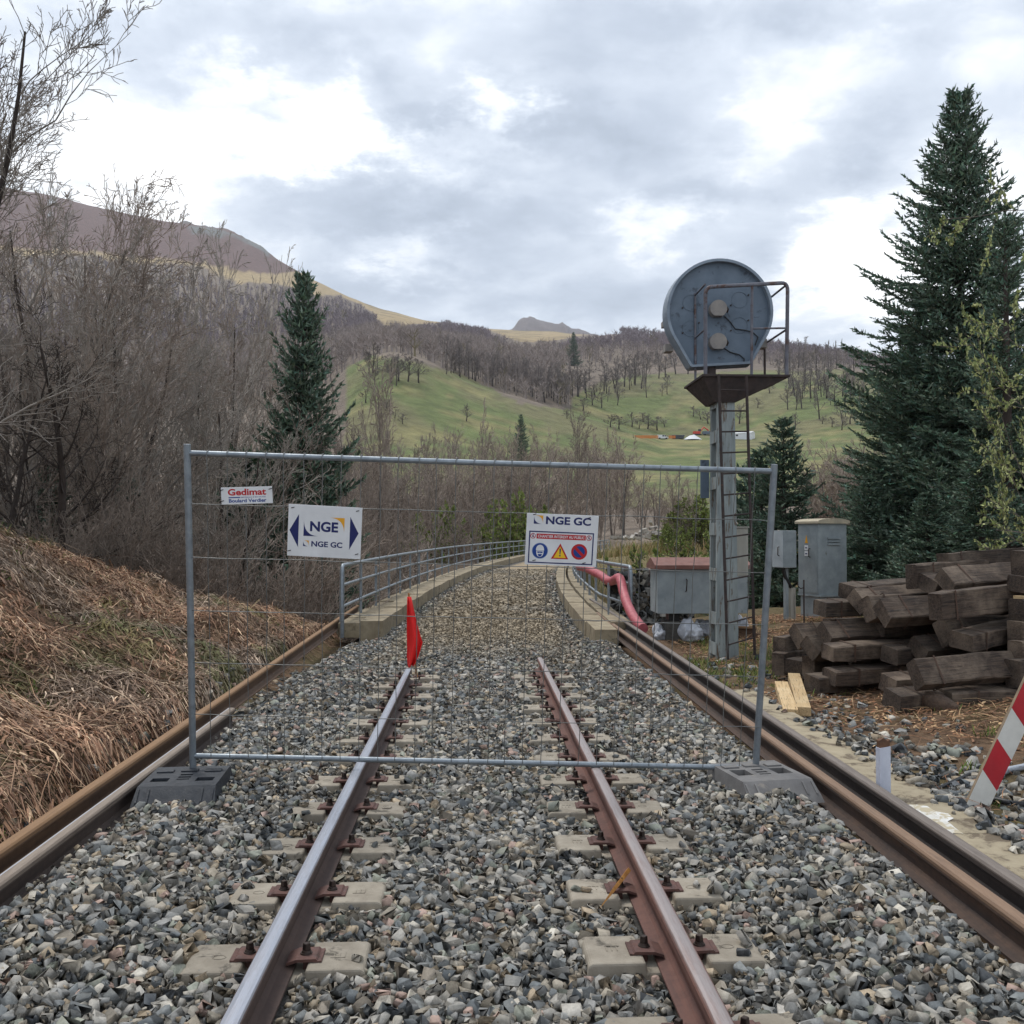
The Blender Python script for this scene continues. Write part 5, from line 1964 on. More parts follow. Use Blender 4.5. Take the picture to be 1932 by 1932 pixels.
TP_NEAR = dict(nseg=[9, 6, 4, 3, 2], jit=[.07, .11, .14, .16, .16], up=[.05, .09, .07, .05, .03], taper=[.85, .85, .8, .7, .5], kids=[15, 9, 6, 3, 0],
               t0=[.16, .2, .2, .2, .2], ang=[33, 34, 36, 36, 35], ratio=[.40, .46, .48, .5, .5], rr=[.5, .5, .55, .6, .6], rmin=.0055)


def bare_tree(name, seed, H, r, P, levels, stems=1, lean=0.0, m1=None, m2=None, spread=.25):
    rs = random.Random(seed)
    segs = []
    for s in range(stems):
        a = rs.uniform(0, 6.28)
        k = spread if stems > 1 else lean
        seg0 = len(segs)
        grow(segs, rs, Vector((.15 * math.cos(a) * (stems > 1), .15 * math.sin(a) * (stems > 1), -.5)), Vector((math.cos(a) * k, math.sin(a) * k, 1)),
             (H + .5) * (1 if s == 0 else rs.uniform(.7, 1.0)), r * (1 if s == 0 else rs.uniform(.6, .95)), 0, levels, P)
        if s:
            segs[seg0:] = [(q[0], q[1], q[2], q[3], max(q[4], 1)) for q in segs[seg0:]]
    return ([s for s in segs if s[4] == 0], [s for s in segs if s[4] > 0])


def norm_h(t, c, H):
    """rescale so that the highest twig ends at height H"""
    k = H / max(s[1].z for s in t + c)
    f = [(s[0] * k, s[1] * k, s[2], s[3], s[4]) for s in t], [(s[0] * k, s[1] * k, s[2], s[3], s[4]) for s in c]
    return f


class TreeKit:
    """builds a tree once (trunk, crown) and sets copies of it"""

    def __init__(s, name, seed, H, r, P, levels, m1, m2, **kw):
        t, c = norm_h(*bare_tree(name, seed, H, r, P, levels, **kw), H)
        s.H = H
        s.cap = 1.15
        s.name = name
        s.tm = segs_mesh('trunk', t, 6)
        s.cm = segs_mesh('crown', c, 3)
        s.tm.materials.append(m1)
        s.cm.materials.append(m2)

    def put(s, loc, h, label, group, rz=None, name=None, wide=1.0, cat='tree'):
        e = empty(name or s.name, loc, random.uniform(0, 6.28) if rz is None else rz, label, cat, group)
        k = h / s.H
        kl = min(k, s.cap) * wide
        e.scale = (kl, kl, k)
        link('trunk', s.tm, None, e)
        link('crown', s.cm, None, e)
        return e


M_twig2 = mat('grey_twigs', lin((166, 158, 148)), lin((128, 120, 112)), 1.5, .95, 0, vary=.2)
KN = [TreeKit('bare_tree', 100 + i, 10, .12, TP_NEAR, 4, (M_bark, M_barkd)[i % 2], (M_twig, M_twig2, M_twig, M_twig2)[i], lean=.08) for i in range(4)]
TP_BUSH = dict(TP_NEAR, kids=[9, 6, 4, 0, 0], t0=[.12, .2, .2, .2, .2], ratio=[.5, .5, .5, .5, .5], rmin=.005)
KB = [TreeKit('bare_bush', 200 + i, 3, .03, TP_BUSH, 3, M_bark, M_twig, stems=7, spread=.55) for i in range(3)]
TP_MID = dict(TP_NEAR, kids=[13, 7, 4, 0, 0], nseg=[7, 4, 3, 2, 2], rmin=.020)
KM = [TreeKit('bare_tree', 300 + i, 11, .16, TP_MID, 3, M_bark, M_twig, stems=st, spread=.22) for i, st in enumerate((1, 3, 2, 4))]
TP_FAR = dict(TP_NEAR, kids=[16, 7, 3, 0, 0], nseg=[5, 3, 2, 2, 2], jit=[.04, .10, .14, .16, .16], rmin=.05, t0=[.22, .2, .2, .2, .2], ang=[45, 40, 38, 36, 35])
KF = [TreeKit('bare_tree', 400 + i, 12, .26, TP_FAR, 3, M_barkd, M_twigf) for i in range(3)]
TP_DARK = dict(TP_NEAR, kids=[16, 8, 5, 3, 0], ang=[62, 48, 42, 40, 35], up=[.04, .03, .04, .04, .03], jit=[.10, .15, .16, .16, .16], rmin=.006)
KD = TreeKit('bare_tree', 77, 8, .15, TP_DARK, 4, M_barkd, M_barkd, lean=.1)


def put_top(kit, px, ytop, Yd, label, group, wide=1.0, rz=None, minh=2.0, **kw):
    p = at(px, ytop, Yd)
    g = gz1(p.x, Yd)
    return kit.put((p.x, Yd, g), max(p.z - g, minh), label, group, rz=rz, wide=wide, **kw)


LG = 'bare trees in the thicket behind the bracken bank'
LL = 'leafless grey brown tree in the thicket behind the bracken bank'
o = put_top(KN[0], -200, -260, 12.5, 'tall leafless tree with buds at the very edge, above the bank', None, 1.35, rz=.6)
put_top(KN[3], -90, -60, 14.0, 'leafless tree with a fan of fine twigs against the clouds', None, 1.0, rz=4.0)
put_top(KN[1], -170, 60, 13.5, 'leafless tree with pinkish twigs leaning off the bank top', None, 1.2, rz=5.0)
o = put_top(KN[2], -150, 60, 17, 'leafless tree with upswept fine branches over the top of the bank', None, .9, rz=2.0)
put_top(KD, 118, 560, 17.0, 'dark twisted bare tree with horizontal limbs on top of the bank', None, 1.0, rz=1.0)
put_top(KD, 20, 620, 15.5, 'blackish bare tree with tangled limbs at the crest of the bank', None, .9, rz=3.4)
for i, (px, yt, Yd) in enumerate(((25, 240, 21), (95, 290, 25), (165, 320, 25), (225, 318, 28), (285, 335, 27), (330, 400, 29), (370, 425, 28), (405, 450, 31), (440, 520, 32), (480, 580, 34),
                                  (60, 300, 23), (130, 340, 20), (195, 340, 20), (250, 370, 21), (300, 470, 24), (385, 560, 25), (15, 420, 17.5), (110, 560, 17.5), (180, 620, 17.8), (230, 560, 19), (280, 640, 19.5),
                                  (520, 640, 36), (130, 480, 19), (205, 520, 20), (300, 560, 20), (375, 600, 21), (420, 660, 23), (60, 470, 19), (-20, 350, 18), (470, 730, 29), (250, 640, 18.5), (430, 780, 20))):
    put_top(KN[i % 4], px, yt, Yd, LL, LG, random.uniform(.85, 1.15))
BG = 'bare bushes along the edge of the ravine'
for i, (px, yt, Yd) in enumerate(((180, 880, 16.5), (250, 930, 16.8), (320, 900, 18), (390, 930, 18.5), (450, 960, 19), (490, 900, 20), (530, 1000, 20), (585, 1040, 20), (640, 1000, 27), (520, 860, 28),
                                  (470, 1040, 18.6), (540, 1090, 19), (600, 1090, 20), (290, 1000, 17), (120, 930, 15.5), (350, 1010, 17.6), (420, 1020, 18.2), (500, 1000, 19.2), (570, 1060, 19.6))):
    put_top(KB[i % 3], px, yt, Yd, 'tangled leafless bush at the edge of the ravine', BG, random.uniform(.9, 1.5), minh=1.2, cat='bush')

for i, (px, yt, Yd) in enumerate(((655, 985, 60), (690, 975, 64), (725, 980, 66), (760, 985, 68), (795, 985, 70), (830, 990, 74), (865, 985, 76), (705, 1005, 52), (745, 1010, 56), (785, 1005, 60), (670, 1020, 44), (900, 990, 80), (935, 995, 84))):
    put_top(KM[i % 4], px, yt, Yd, 'bare scrub below the walkway railing on the far side of the ravine', 'scrub below the walkway railing', 1.5, minh=2.5, name='bare_bush', cat='bush')
VG = 'bare trees in the valley beyond the viaduct'
VL = 'leafless brown tree on the valley slope beyond the viaduct'
rs = random.Random(11)
cnt = 0
for Yd, n_, ya, yb in ((74, 20, 870, 950), (95, 26, 840, 910), (125, 28, 818, 880), (165, 30, 800, 860), (205, 30, 800, 850), (250, 30, 795, 845)):
    for k in range(n_):
        px = 610 + (1340 - 610) * (k + rs.uniform(-.4, .4)) / n_
        if 1180 < px < 1350 and Yd > 85:
            yt = rs.uniform(880, 930) + (px > 1240) * 20
        else:
            yt = rs.uniform(ya, yb)
        Yq = Yd + rs.uniform(-8, 8) * Yd / 74
        if abs(at(px, yt, Yq).x - float(cline(Yq))) < 6 and Yq < 105:
            continue
        put_top(KM[(cnt * 7 + k) % 4], px, yt, Yq, VL, VG, rs.uniform(.9, 1.4))
        cnt += 1
for (px, yt, Yd) in ((905, 745, 100), (1095, 760, 120), (835, 800, 90), (985, 800, 110), (720, 720, 95), (705, 650, 80), (660, 700, 70), (1130, 805, 140)):
    put_top(KM[cnt % 4], px, yt, Yd, 'taller slender bare tree rising above the valley wood', 'taller bare trees of the valley wood', .8)
    cnt += 1
for k in range(14):
    px = 1530 + 9 * k + rs.uniform(-5, 5)
    put_top(KM[k % 4], px, rs.uniform(820, 880), rs.uniform(70, 120), 'leafless brown tree between the young spruces and the big conifers', 'bare trees behind the young spruces', 1.1)
for k in range(10):
    put_top(KM[k % 4], 1640 + 35 * k, rs.uniform(780, 860), rs.uniform(45, 90), 'leafless tree behind the big conifers', 'bare trees behind the big conifers', 1.1)

PG = 'single bare trees on the pasture slopes'
PL = 'single leafless tree standing on the pasture slope'
PT = [(738, 722), (752, 719), (770, 720), (790, 722), (704, 703), (860, 700), (1012, 757), (1028, 760), (1045, 757), (1062, 752), (1080, 748), (1105, 742), (1140, 738), (1160, 734), (1178, 730), (1198, 727),
      (1218, 722), (1243, 714), (1256, 712), (1275, 706), (1298, 706), (1470, 720), (1500, 748), (1517, 738), (1530, 752), (1545, 735), (1560, 752), (1575, 766), (1590, 748), (1604, 758), (1490, 700), (1540, 708),
      (1118, 765), (1135, 770), (1165, 765), (1395, 800), (1360, 800), (1590, 800), (880, 795), (735, 780), (720, 785), (1500, 810)]
for i, (px, py) in enumerate(PT):
    p = hill_at(px, py, 250, 900)
    if p is None:
        continue
    KF[i % 3].put(p, (50 if py < 765 else 34) * random.uniform(.8, 1.2) * p.length / FPX, PL, PG, wide=1.7)
rs = random.Random(21)
for i in range(62):
    px, py = (rs.uniform(1475, 1650), rs.uniform(690, 792)) if i < 34 else (rs.uniform(1075, 1300), rs.uniform(708, 758)) if i < 56 else (rs.uniform(690, 760), rs.uniform(680, 730))
    p = hill_at(px, py, 250, 900)
    if p is not None:
        KF[i % 3].put(p, rs.uniform(26, 58) * p.length / FPX, 'bare tree in the loose groves on the upper pasture', 'loose groves on the upper pasture', wide=rs.uniform(1.0, 1.5))
HB = 'low bushes on the pasture'
for i, (px, py) in enumerate(((1192, 806), (1206, 809), (1222, 810), (1240, 812), (1254, 806), (1214, 796), (1308, 786), (1322, 792), (1336, 800), (1346, 790), (1478, 812), (1552, 800), (1570, 806), (1588, 812), (1604, 800),
                              (1430, 770), (1452, 742), (1122, 748), (1100, 775), (745, 790), (728, 775), (760, 800), (690, 760), (842, 706), (868, 712), (855, 704), (1152, 806), (1168, 810), (1090, 800), (1070, 790))):
    p = hill_at(px, py, 250, 900)
    if p is not None:
        KF[i % 3].put(p, random.uniform(16, 28) * p.length / FPX, 'low twiggy bush on the pasture slope', HB, wide=2.6, name='bare_bush', cat='bush')
RG = 'bare trees in the row along the pasture crest'
for i in range(46):
    t = i / 45
    px = 842 + 225 * t + random.uniform(-6, 6)
    py = np.interp(px, [842, 900, 980, 1070], [700, 718, 742, 764]) - random.uniform(-3, 9)
    p = hill_at(px, py, 250, 900)
    if p is None:
        continue
    KF[i % 3].put(p, random.uniform(46, 72) * p.length / FPX, 'leafless tree in the dense row along the pasture crest', RG, wide=1.0)

# --- woods on the mountain sides: one mass
rg = np.random.default_rng(23)
def mini_tree(seed, nb, w_):
    q = np.random.default_rng(seed)
    V, F = [], []

    def tri(a, b, wd):
        d = b - a
        s = np.cross(d, q.normal(size=3))
        s = s / max(np.linalg.norm(s), 1e-6) * wd
        k = len(V)
        V.extend([a - s, a + s, b])
        F.append((k, k + 1, k + 2))
    tri(np.array([0, 0, -.05]), np.array([0, 0, .9]), w_ * 1.5)
    for _ in range(nb):
        h = q.uniform(.15, .75)
        a = q.uniform(0, 6.28)
        l = q.uniform(.22, .5) * (1.15 - h * .6)
        b = np.array([math.cos(a) * l * .75, math.sin(a) * l * .75, h + l * .75])
        tri(np.array([0, 0, h]), b, w_ * .6)
        for _ in range(2):
            o_ = np.array([0, 0, h]) * .5 + b * .5
            tri(o_, o_ + q.normal(size=3) * .12 + np.array([0, 0, .14]), w_ * .45)
    return np.array(V), np.array(F)


V, F, C, off = [], [], [], 0
kit_n = [mini_tree(i, 16, .022) for i in range(8)]
kit_f = [mini_tree(40 + i, 8, .05) for i in range(6)]
tries = 60000
pxs = rg.uniform(-150, 1760, tries)
rsr = np.exp(rg.uniform(math.log(470), math.log(2450), tries))
azs = np.arctan((pxs - GRID / 2) / FPX) + YAW
wx, wy = rsr * np.sin(azs), rsr * np.cos(azs)
wz = ground_h(wx, wy)
wpx, wca = px_of(wx, wy)
wpy = VPY - (wz - CAMZ) / (rsr * np.maximum(wca, .5)) * FPX
wc = np.maximum(cover(wpx, wpy, rsr), np.where(cover(wpx, wpy - 11 / rsr * FPX, rsr) >= 2, 2, 0))
dens = fbm(wx / 160, wy / 160, 91, 3)
clear = (wpx > 520) & (wpx < 640) & (wpy > 560) & (wpy < 600)
ok = (wc == 0) & (dens > -.34) & (rg.uniform(0, 1, tries) < np.where(rsr < 900, .30, .5)) & ~((wpx > 1080) & (wpy > 690) & (rsr < 800))
idx = np.where(ok)[0][:9000]
for i in idx:
    v, f = (kit_n if rsr[i] < 1000 else kit_f)[rg.integers(0, 6)]
    h = rg.uniform(9, 15)
    a = rg.uniform(0, 6.28)
    ca, sa = math.cos(a) * h * 1.15, math.sin(a) * h * 1.15
    pv = np.stack([v[:, 0] * ca - v[:, 1] * sa + wx[i], v[:, 0] * sa + v[:, 1] * ca + wy[i], v[:, 2] * h + wz[i]], -1)
    V.append(pv)
    F.append(f + off)
    off += len(v)
    c_ = np.array(lin((152, 140, 134))) * rg.uniform(.7, 1.2)
    if rsr[i] > 900:
        c_ = np.array(lin((130, 118, 122))) * rg.uniform(.8, 1.15)
    if rg.random() < .04:
        c_ = np.array(lin((122, 112, 84))) * rg.uniform(.8, 1.1)
    C.append(np.repeat(c_[None], len(v), 0))
o = link('distant_wood', np_mesh('distant_wood', np.concatenate(V), np.concatenate(F), np.concatenate(C)), attr_mat('distant_twigs', .95))
tag(o, 'grey purple leafless wood covering the slopes below the mountain', 'wood', kind='stuff')


# ---------------------------------------------------------------- conifers
M_needle = attr_mat('fir_needles', .75)


def conifer_mesh(seed, H, Rb, nwh, nbr, tw_step, shard, lowfrac=.0, power=.85, sparse=0.0):
    q = np.random.default_rng(seed)
    PS_, DS, LN, CT = [], [], [], []
    seg = []
    for w_i in range(nwh):
        hf = lowfrac + (1 - lowfrac) * (w_i + q.uniform(-.3, .3)) / nwh
        hf = min(max(hf, .01), .985)
        L0 = Rb * (1 - hf) ** power + .10
        for b_i in range(nbr):
            if q.random() < sparse:
                continue
            a = 2 * math.pi * (b_i + q.uniform(-.5, .5)) / nbr + w_i * 1.1
            L = L0 * q.uniform(.62, 1.05) * (1.18 if q.random() < .12 else 1) * (1 + .16 * math.sin(3 * a + seed * 2 + hf * 9))
            el = R(-10 + 52 * hf ** 1.5 + q.normal(0, 9))
            out = np.array([math.cos(a), math.sin(a), 0.0])
            side = np.array([-math.sin(a), math.cos(a), 0.0])
            up = np.array([0, 0, 1.0])
            base = up * hf * H
            ns = max(4, int(L / tw_step))
            prev = base
            for k in range(1, ns + 1):
                s = k / ns
                p = base + out * (L * s * math.cos(el)) + up * (L * s * math.sin(el) + .16 * L * (s ** 2.2) - .05 * L * math.sin(s * 3.1))
                seg.append((Vector(prev), Vector(p), max(.018 * H / 10 * (1 - s * .8), .006), max(.018 * H / 10 * (1 - (s + .1) * .8), .005), 1))
                fw = (p - prev) / max(np.linalg.norm(p - prev), 1e-6)
                prev = p
                if s < .16:
                    continue
                for sg in (-1, 1):
                    tl = min(.42 * L * (1.08 - s) + .10, .75) * q.uniform(.7, 1.15)
                    td = fw * .72 + side * sg * .72 + up * q.normal(.02, .12)
                    td /= np.linalg.norm(td)
                    m_ = max(2, int(tl / (shard * .42)))
                    for t in range(m_):
                        f_ = (t + .5) / m_
                        PS_.append(p + td * tl * f_ - up * .10 * tl * f_ * f_)
                        dv = td + q.normal(0, .42, 3) + up * .18
                        DS.append(dv)
                        LN.append(shard * q.uniform(.7, 1.25))
                        CT.append(.35 * s + .65 * f_ + q.normal(0, .18))
                # needles along the branch itself
                PS_.append(p)
                DS.append(fw + q.normal(0, .5, 3) + up * .3)
                LN.append(shard * 1.1)
                CT.append(.4 * s + q.normal(0, .15))
    # leader
    for k in range(14):
        PS_.append(np.array([0, 0, H * (.93 + .07 * k / 14)]))
        DS.append(np.array([q.normal(0, .5), q.normal(0, .5), 1.0]))
        LN.append(shard * 1.5)
        CT.append(.8)
    P_, D, L_, T = np.array(PS_), np.array(DS), np.array(LN)[:, None], np.clip(np.array(CT), 0, 1)[:, None]
    D = D / np.linalg.norm(D, axis=1, keepdims=True)
    A = np.cross(D, q.normal(size=D.shape))
    A /= np.maximum(np.linalg.norm(A, axis=1, keepdims=True), 1e-6)
    B = np.cross(D, A)
    wd = L_ * .21
    verts = np.stack([P_ - D * L_ * .35 + A * wd * .6, P_ - D * L_ * .35 - A * wd * .6, P_ + D * L_ * .75, P_ + B * wd - D * L_ * .1, P_ - B * wd - D * L_ * .1, P_ + D * L_ * .78 + A * wd * .2], 1)
    n = len(P_)
    F = (np.array([[0, 1, 2], [3, 4, 5]])[None] + (np.arange(n) * 6)[:, None, None]).reshape(-1, 3)
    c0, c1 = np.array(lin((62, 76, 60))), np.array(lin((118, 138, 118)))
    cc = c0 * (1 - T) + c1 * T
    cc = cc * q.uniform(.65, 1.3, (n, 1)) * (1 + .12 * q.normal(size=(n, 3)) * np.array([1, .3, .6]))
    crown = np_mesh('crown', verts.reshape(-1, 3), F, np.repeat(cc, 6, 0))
    crown.materials.append(M_needle)
    seg += [(Vector((0, 0, H * k / 12 - (.6 if k == 0 else 0))), Vector((0, 0, H * (k + 1) / 12)), .018 * H * (1 - k / 12) + .01, .018 * H * (1 - (k + 1) / 12) + .008, 0) for k in range(12)]
    trunk = segs_mesh('trunk', seg, 5)
    trunk.materials.append(M_barkd)
    return trunk, crown


def put_conifer(kit, H0, px, ytop, Yd, label, group=None, wide=1.0, rz=0.0):
    p = at(px, ytop, Yd)
    g = gz1(p.x, Yd)
    e = empty('conifer', (p.x, Yd, g), rz, label, 'conifer', group)
    k = (p.z - g) / H0
    e.scale = (k * wide, k * wide, k)
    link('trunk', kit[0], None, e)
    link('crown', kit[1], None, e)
    return e


CF_big = conifer_mesh(1, 10.5, 3.1, 46, 11, .105, .115, .02, .80)
CF_fir = conifer_mesh(2, 17.0, 3.3, 60, 10, .16, .18, .05, .72)
CF_yng = conifer_mesh(3, 5.0, 1.45, 24, 8, .085, .10, .03, .9)
CF_thin = conifer_mesh(4, 9.0, 2.0, 30, 7, .11, .11, .05, .9, .12)
put_conifer(CF_big, 10.5, 1808, 172, 19.0, 'tallest dark green fir with a pointed top behind the sleeper heap', None, 1.0, .3)
put_conifer(CF_thin, 9.0, 1896, 372, 16.5, 'thinner open fir in front of the tallest fir', None, 1.0, 1.3)
put_conifer(CF_thin, 9.0, 1985, 420, 18.5, 'fir half cut by the edge of the view', None, 1.1, 2.3)
put_conifer(CF_big, 10.5, 1722, 610, 21.5, 'broad dark fir in the shade at the cabinet side of the tallest fir', None, 1.25, 2.1)
put_conifer(CF_yng, 5.0, 1478, 790, 23.0, 'young spruce with pale tips behind the small steel box', None, 1.15, .4)
put_conifer(CF_yng, 5.0, 1436, 846, 24.5, 'smaller young spruce beside the signal ladder', None, 1.0, 1.7)
put_conifer(CF_yng, 5.0, 1408, 880, 27.0, 'small spruce half hidden behind the signal ladder', None, .9, 2.7)
put_conifer(CF_yng, 5.0, 1640, 900, 18.5, 'low bushy spruce directly behind the tall cabinet', None, 1.5, 3.7)
put_conifer(CF_yng, 5.0, 1560, 985, 20.0, 'low spruce between the young spruce and the tall cabinet', None, 1.5, 5.0)
put_conifer(CF_yng, 5.0, 1850, 850, 15.0, 'low dark fir right behind the sleeper heap', None, 1.7, 5.5)
put_conifer(CF_yng, 5.0, 1750, 930, 16.0, 'dark bushy fir behind the middle of the sleeper heap', None, 1.9, 4.5)
put_conifer(CF_fir, 17.0, 573, 512, 25.0, 'dark green fir standing alone in the ravine behind the arrow sign', None, .80, .8)
put_conifer(CF_yng, 5.0, 983, 782, 290.0, 'small lone fir in the valley wood', None, .9, .8)
put_conifer(CF_yng, 5.0, 95, 880, 19.5, 'dark evergreen in the shade behind the twisted bare tree', None, 1.3, .2)
put_conifer(CF_yng, 5.0, 235, 905, 20.5, 'dark evergreen low among the thicket trunks', None, 1.3, 2.2)
put_conifer(CF_yng, 5.0, 470, 850, 27.0, 'dim evergreen deep in the thicket by the fence post', None, 1.1, 3.2)
p = hill_at(1082, 690, 480, 1500)
if p is not None:
    e = empty('conifer', p, 0, 'dark fir rising above the bare wood on the ridge', 'conifer')
    k = 62 * p.length / FPX / 5.0
    e.scale = (k * .95, k * .95, k)
    link('trunk', CF_yng[0], None, e)
    link('crown', CF_yng[1], None, e)


# ---------------------------------------------------------------- budding tree at the edge, green bushes
def leaf_mesh(pts, dirs, ln, wd, cols, seed):
    q = np.random.default_rng(seed)
    P_, D = np.array(pts), np.array(dirs)
    D = D / np.maximum(np.linalg.norm(D, axis=1, keepdims=True), 1e-6)
    n = len(P_)
    A = np.cross(D, q.normal(size=D.shape))
    A /= np.maximum(np.linalg.norm(A, axis=1, keepdims=True), 1e-6)
    L_ = ln * q.uniform(.7, 1.3, (n, 1))
    W_ = wd * q.uniform(.7, 1.3, (n, 1))
    V = np.stack([P_, P_ + D * L_ * .5 + A * W_, P_ + D * L_, P_ + D * L_ * .5 - A * W_], 1)
    F = (np.array([[0, 1, 2, 3]])[None] + (np.arange(n) * 4)[:, None, None]).reshape(-1, 4)
    c_ = np.array(cols)[q.integers(0, len(cols), n)] * q.uniform(.8, 1.2, (n, 1))
    return np_mesh('leaves', V.reshape(-1, 3), F, np.repeat(c_, 4, 0))


M_leaf = attr_mat('young_leaves', .7)


def leafy(name, seed, H, r, P, levels, cols, ln, wd, per, **kw):
    t, c = norm_h(*bare_tree(name, seed, H, r, P, levels, **kw), H)
    q = np.random.default_rng(seed)
    mx = max(s[4] for s in c)
    pts, dirs = [], []
    for s in c:
        if s[4] >= mx - 1:
            for _ in range(per):
                f_ = q.random()
                pts.append(np.array(s[0].lerp(s[1], f_)))
                dirs.append(np.array((s[1] - s[0]).normalized()) + q.normal(0, .55, 3) + np.array([0, 0, .3]))
    return segs_mesh('trunk', t, 6), segs_mesh('branches', c, 3), leaf_mesh(pts, dirs, ln, wd, cols, seed)


def put_leafy(kit, H0, loc, h, label, name, cat, group=None, wide=1.0, rz=0.0, bark=None):
    e = empty(name, loc, rz, label, cat, group)
    k = h / H0
    e.scale = (k * wide, k * wide, k)
    for nm, m_, mm in (('trunk', kit[0], bark or M_bark), ('branch', kit[1], bark or M_bark), ('foliage', kit[2], M_leaf)):
        if not m_.materials:
            m_.materials.append(mm)
        link(nm, m_, None, e)
    return e


GRN = [lin((166, 172, 110)), lin((140, 150, 92)), lin((182, 184, 128)), lin((120, 132, 84))]
TP_BUD = dict(TP_NEAR, kids=[10, 6, 4, 0, 0], up=[.05, .02, .02, .0, 0], ang=[55, 45, 40, 40, 40], ratio=[.45, .5, .5, .5, .5])
KBUD = leafy('budding_tree', 501, 7, .05, TP_BUD, 3, GRN, .075, .020, 5, lean=.12)
x_, y_0 = at(2010, 900, 11.5).x, 11.5
put_leafy(KBUD, 7, (x_, y_0, gz1(x_, y_0)), 6.6, 'slender tree with pale yellow green catkins at the edge, before the firs', 'budding_tree', 'tree', rz=1.0, wide=.62)
x_, y_0 = at(1935, 900, 12.6).x, 12.6
put_leafy(KBUD, 7, (x_, y_0, gz1(x_, y_0)), 4.6, 'shorter catkin covered shrub in front of the thinner fir', 'budding_tree', 'tree', rz=3.4, wide=.7)
GB = [lin((120, 138, 62)), lin((104, 124, 58)), lin((142, 150, 84)), lin((128, 126, 80))]
TP_GB = dict(TP_BUSH, rmin=.012)
KGB = leafy('green_bush', 601, 3, .04, TP_GB, 3, GB, .11, .03, 2, stems=8, spread=.5)
for (px, yt, Yd, w_, lab) in ((955, 925, 82, .8, 'fresh green bush above the viaduct parapet'), (1005, 950, 88, .8, 'smaller green bush close to the building site sign'), (1225, 1030, 57, .8, 'green bush on the far bank beside the railing end'),
                              (1300, 930, 70, 1.3, 'olive bush on the far bank behind the signal mast'), (1270, 985, 66, 1.1, 'olive green bush on the far bank near the rubble heap'), (1330, 1000, 60, 1.2, 'yellow green bush behind the low cabinet'),
                              (1440, 1010, 62, 1.0, 'green bush seen between ladder and fence post'), (820, 950, 84, .8, 'dull green bush over the walkway railing')):
    p_ = at(px, yt, Yd)
    g_ = gz1(p_.x, Yd)
    put_leafy(KGB, 3, (p_.x, Yd, g_), max(p_.z - g_, 1.2), lab, 'green_bush', 'bush', None, w_, random.uniform(0, 6))


# ---------------------------------------------------------------- bracken, straw, grass
def ribbons(name, P0, D, ln, wd, cols, seed, arch=.3, follow=True, zone=None):
    """curved blades lying on the ground"""
    q = np.random.default_rng(seed)
    n = len(P0)
    D = D / np.maximum(np.linalg.norm(D, axis=1, keepdims=True), 1e-6)
    ln = np.asarray(ln)[:, None]
    A = np.stack([-D[:, 1], D[:, 0], q.normal(0, .35, n)], -1)
    A /= np.maximum(np.linalg.norm(A, axis=1, keepdims=True), 1e-6)
    A = A * np.asarray(wd)[:, None]
    bend = np.stack([-D[:, 1], D[:, 0], np.zeros(n)], -1) * q.normal(0, .22, (n, 1)) * ln
    pts = []
    for t in (0, .5, 1.0):
        p = P0 + D * ln * t + bend * (t * t)
        if follow:
            g = ground_h(p[:, 0], p[:, 1])
            base = P0[:, 2] + (g - g_base)
            p[:, 2] = np.maximum(base + (D[:, 2:3] * ln * t)[:, 0] * 1.0 + arch * ln[:, 0] * t * (1 - t), g + .004)
        pts.append(p)
    V = np.stack([pts[0] - A * .9, pts[0] + A * .9, pts[1] - A, pts[1] + A, pts[2] - A * .35, pts[2] + A * .35], 1)
    F = (np.array([[0, 1, 3, 2], [2, 3, 5, 4]])[None] + (np.arange(n) * 6)[:, None, None]).reshape(-1, 4)
    c_ = np.array(cols)[q.integers(0, len(cols), n)] * q.uniform(.65, 1.25, (n, 1))
    if zone is not None:
        c_ = zone(c_, P0)
    return np_mesh(name, V.reshape(-1, 3), F, np.repeat(np.clip(c_, 0.01, 1), 6, 0))


M_straw = attr_mat('dead_stalks', .85)
BRK = [lin(c) for c in ((152, 112, 82), (168, 128, 94), (138, 98, 72), (196, 164, 126), (118, 84, 64), (154, 110, 80), (98, 72, 56), (184, 148, 112), (128, 96, 74))]


def bank_zone(c, P):
    a = fbm(P[:, 0] * .9, P[:, 1] * .9, 101, 4)[:, None]
    b = fbm(P[:, 0] * 2.1, P[:, 1] * 2.1, 103, 3)[:, None]
    d = fbm(P[:, 0] * 1.6, P[:, 1] * 1.6, 105, 4)[:, None]
    c = c * (1.32 + 1.3 * b)
    grey = np.mean(c, 1, keepdims=True) * np.array([1.22, 1.0, .78])
    k = .35 + sstep((a + .12) / .35) * .45
    c = c * (1 - k) + grey * k
    g = sstep((d - .26) / .10) * .6
    return c * (1 - g) + np.array(lin((92, 104, 52))) * (1 + b) * g


rg = np.random.default_rng(31)
n = 76000
Yb = 2.2 + 16.5 * rg.uniform(0, 1, n) ** 1.15
tb_ = rg.uniform(0, 1, n) ** 1.2 * 5.2 + .10
Xb = cline(Yb) - 2.46 - tb_
pk = fbm(Xb * .8, Yb * .8, 17, 3)
kp = ((pk > -.30) | (rg.uniform(0, 1, n) < .25)) & (rg.uniform(0, 1, n) < .4 + (-2.5 - (Xb - cline(Yb))) / .35)
Xb, Yb = Xb[kp], Yb[kp]
n = len(Xb)
g_base = ground_h(Xb, Yb)
fld = fbm(Xb * .6, Yb * .6, 19, 2) * 1.6
ang = np.where(rg.uniform(0, 1, n) < .22, -.45 + fld * .5 + rg.normal(0, .6, n), rg.uniform(0, 6.28, n))
D = np.stack([np.cos(ang), np.sin(ang), rg.normal(.06, .16, n)], -1)
P0 = np.stack([Xb, Yb, g_base + rg.uniform(.0, .10, n)], -1)
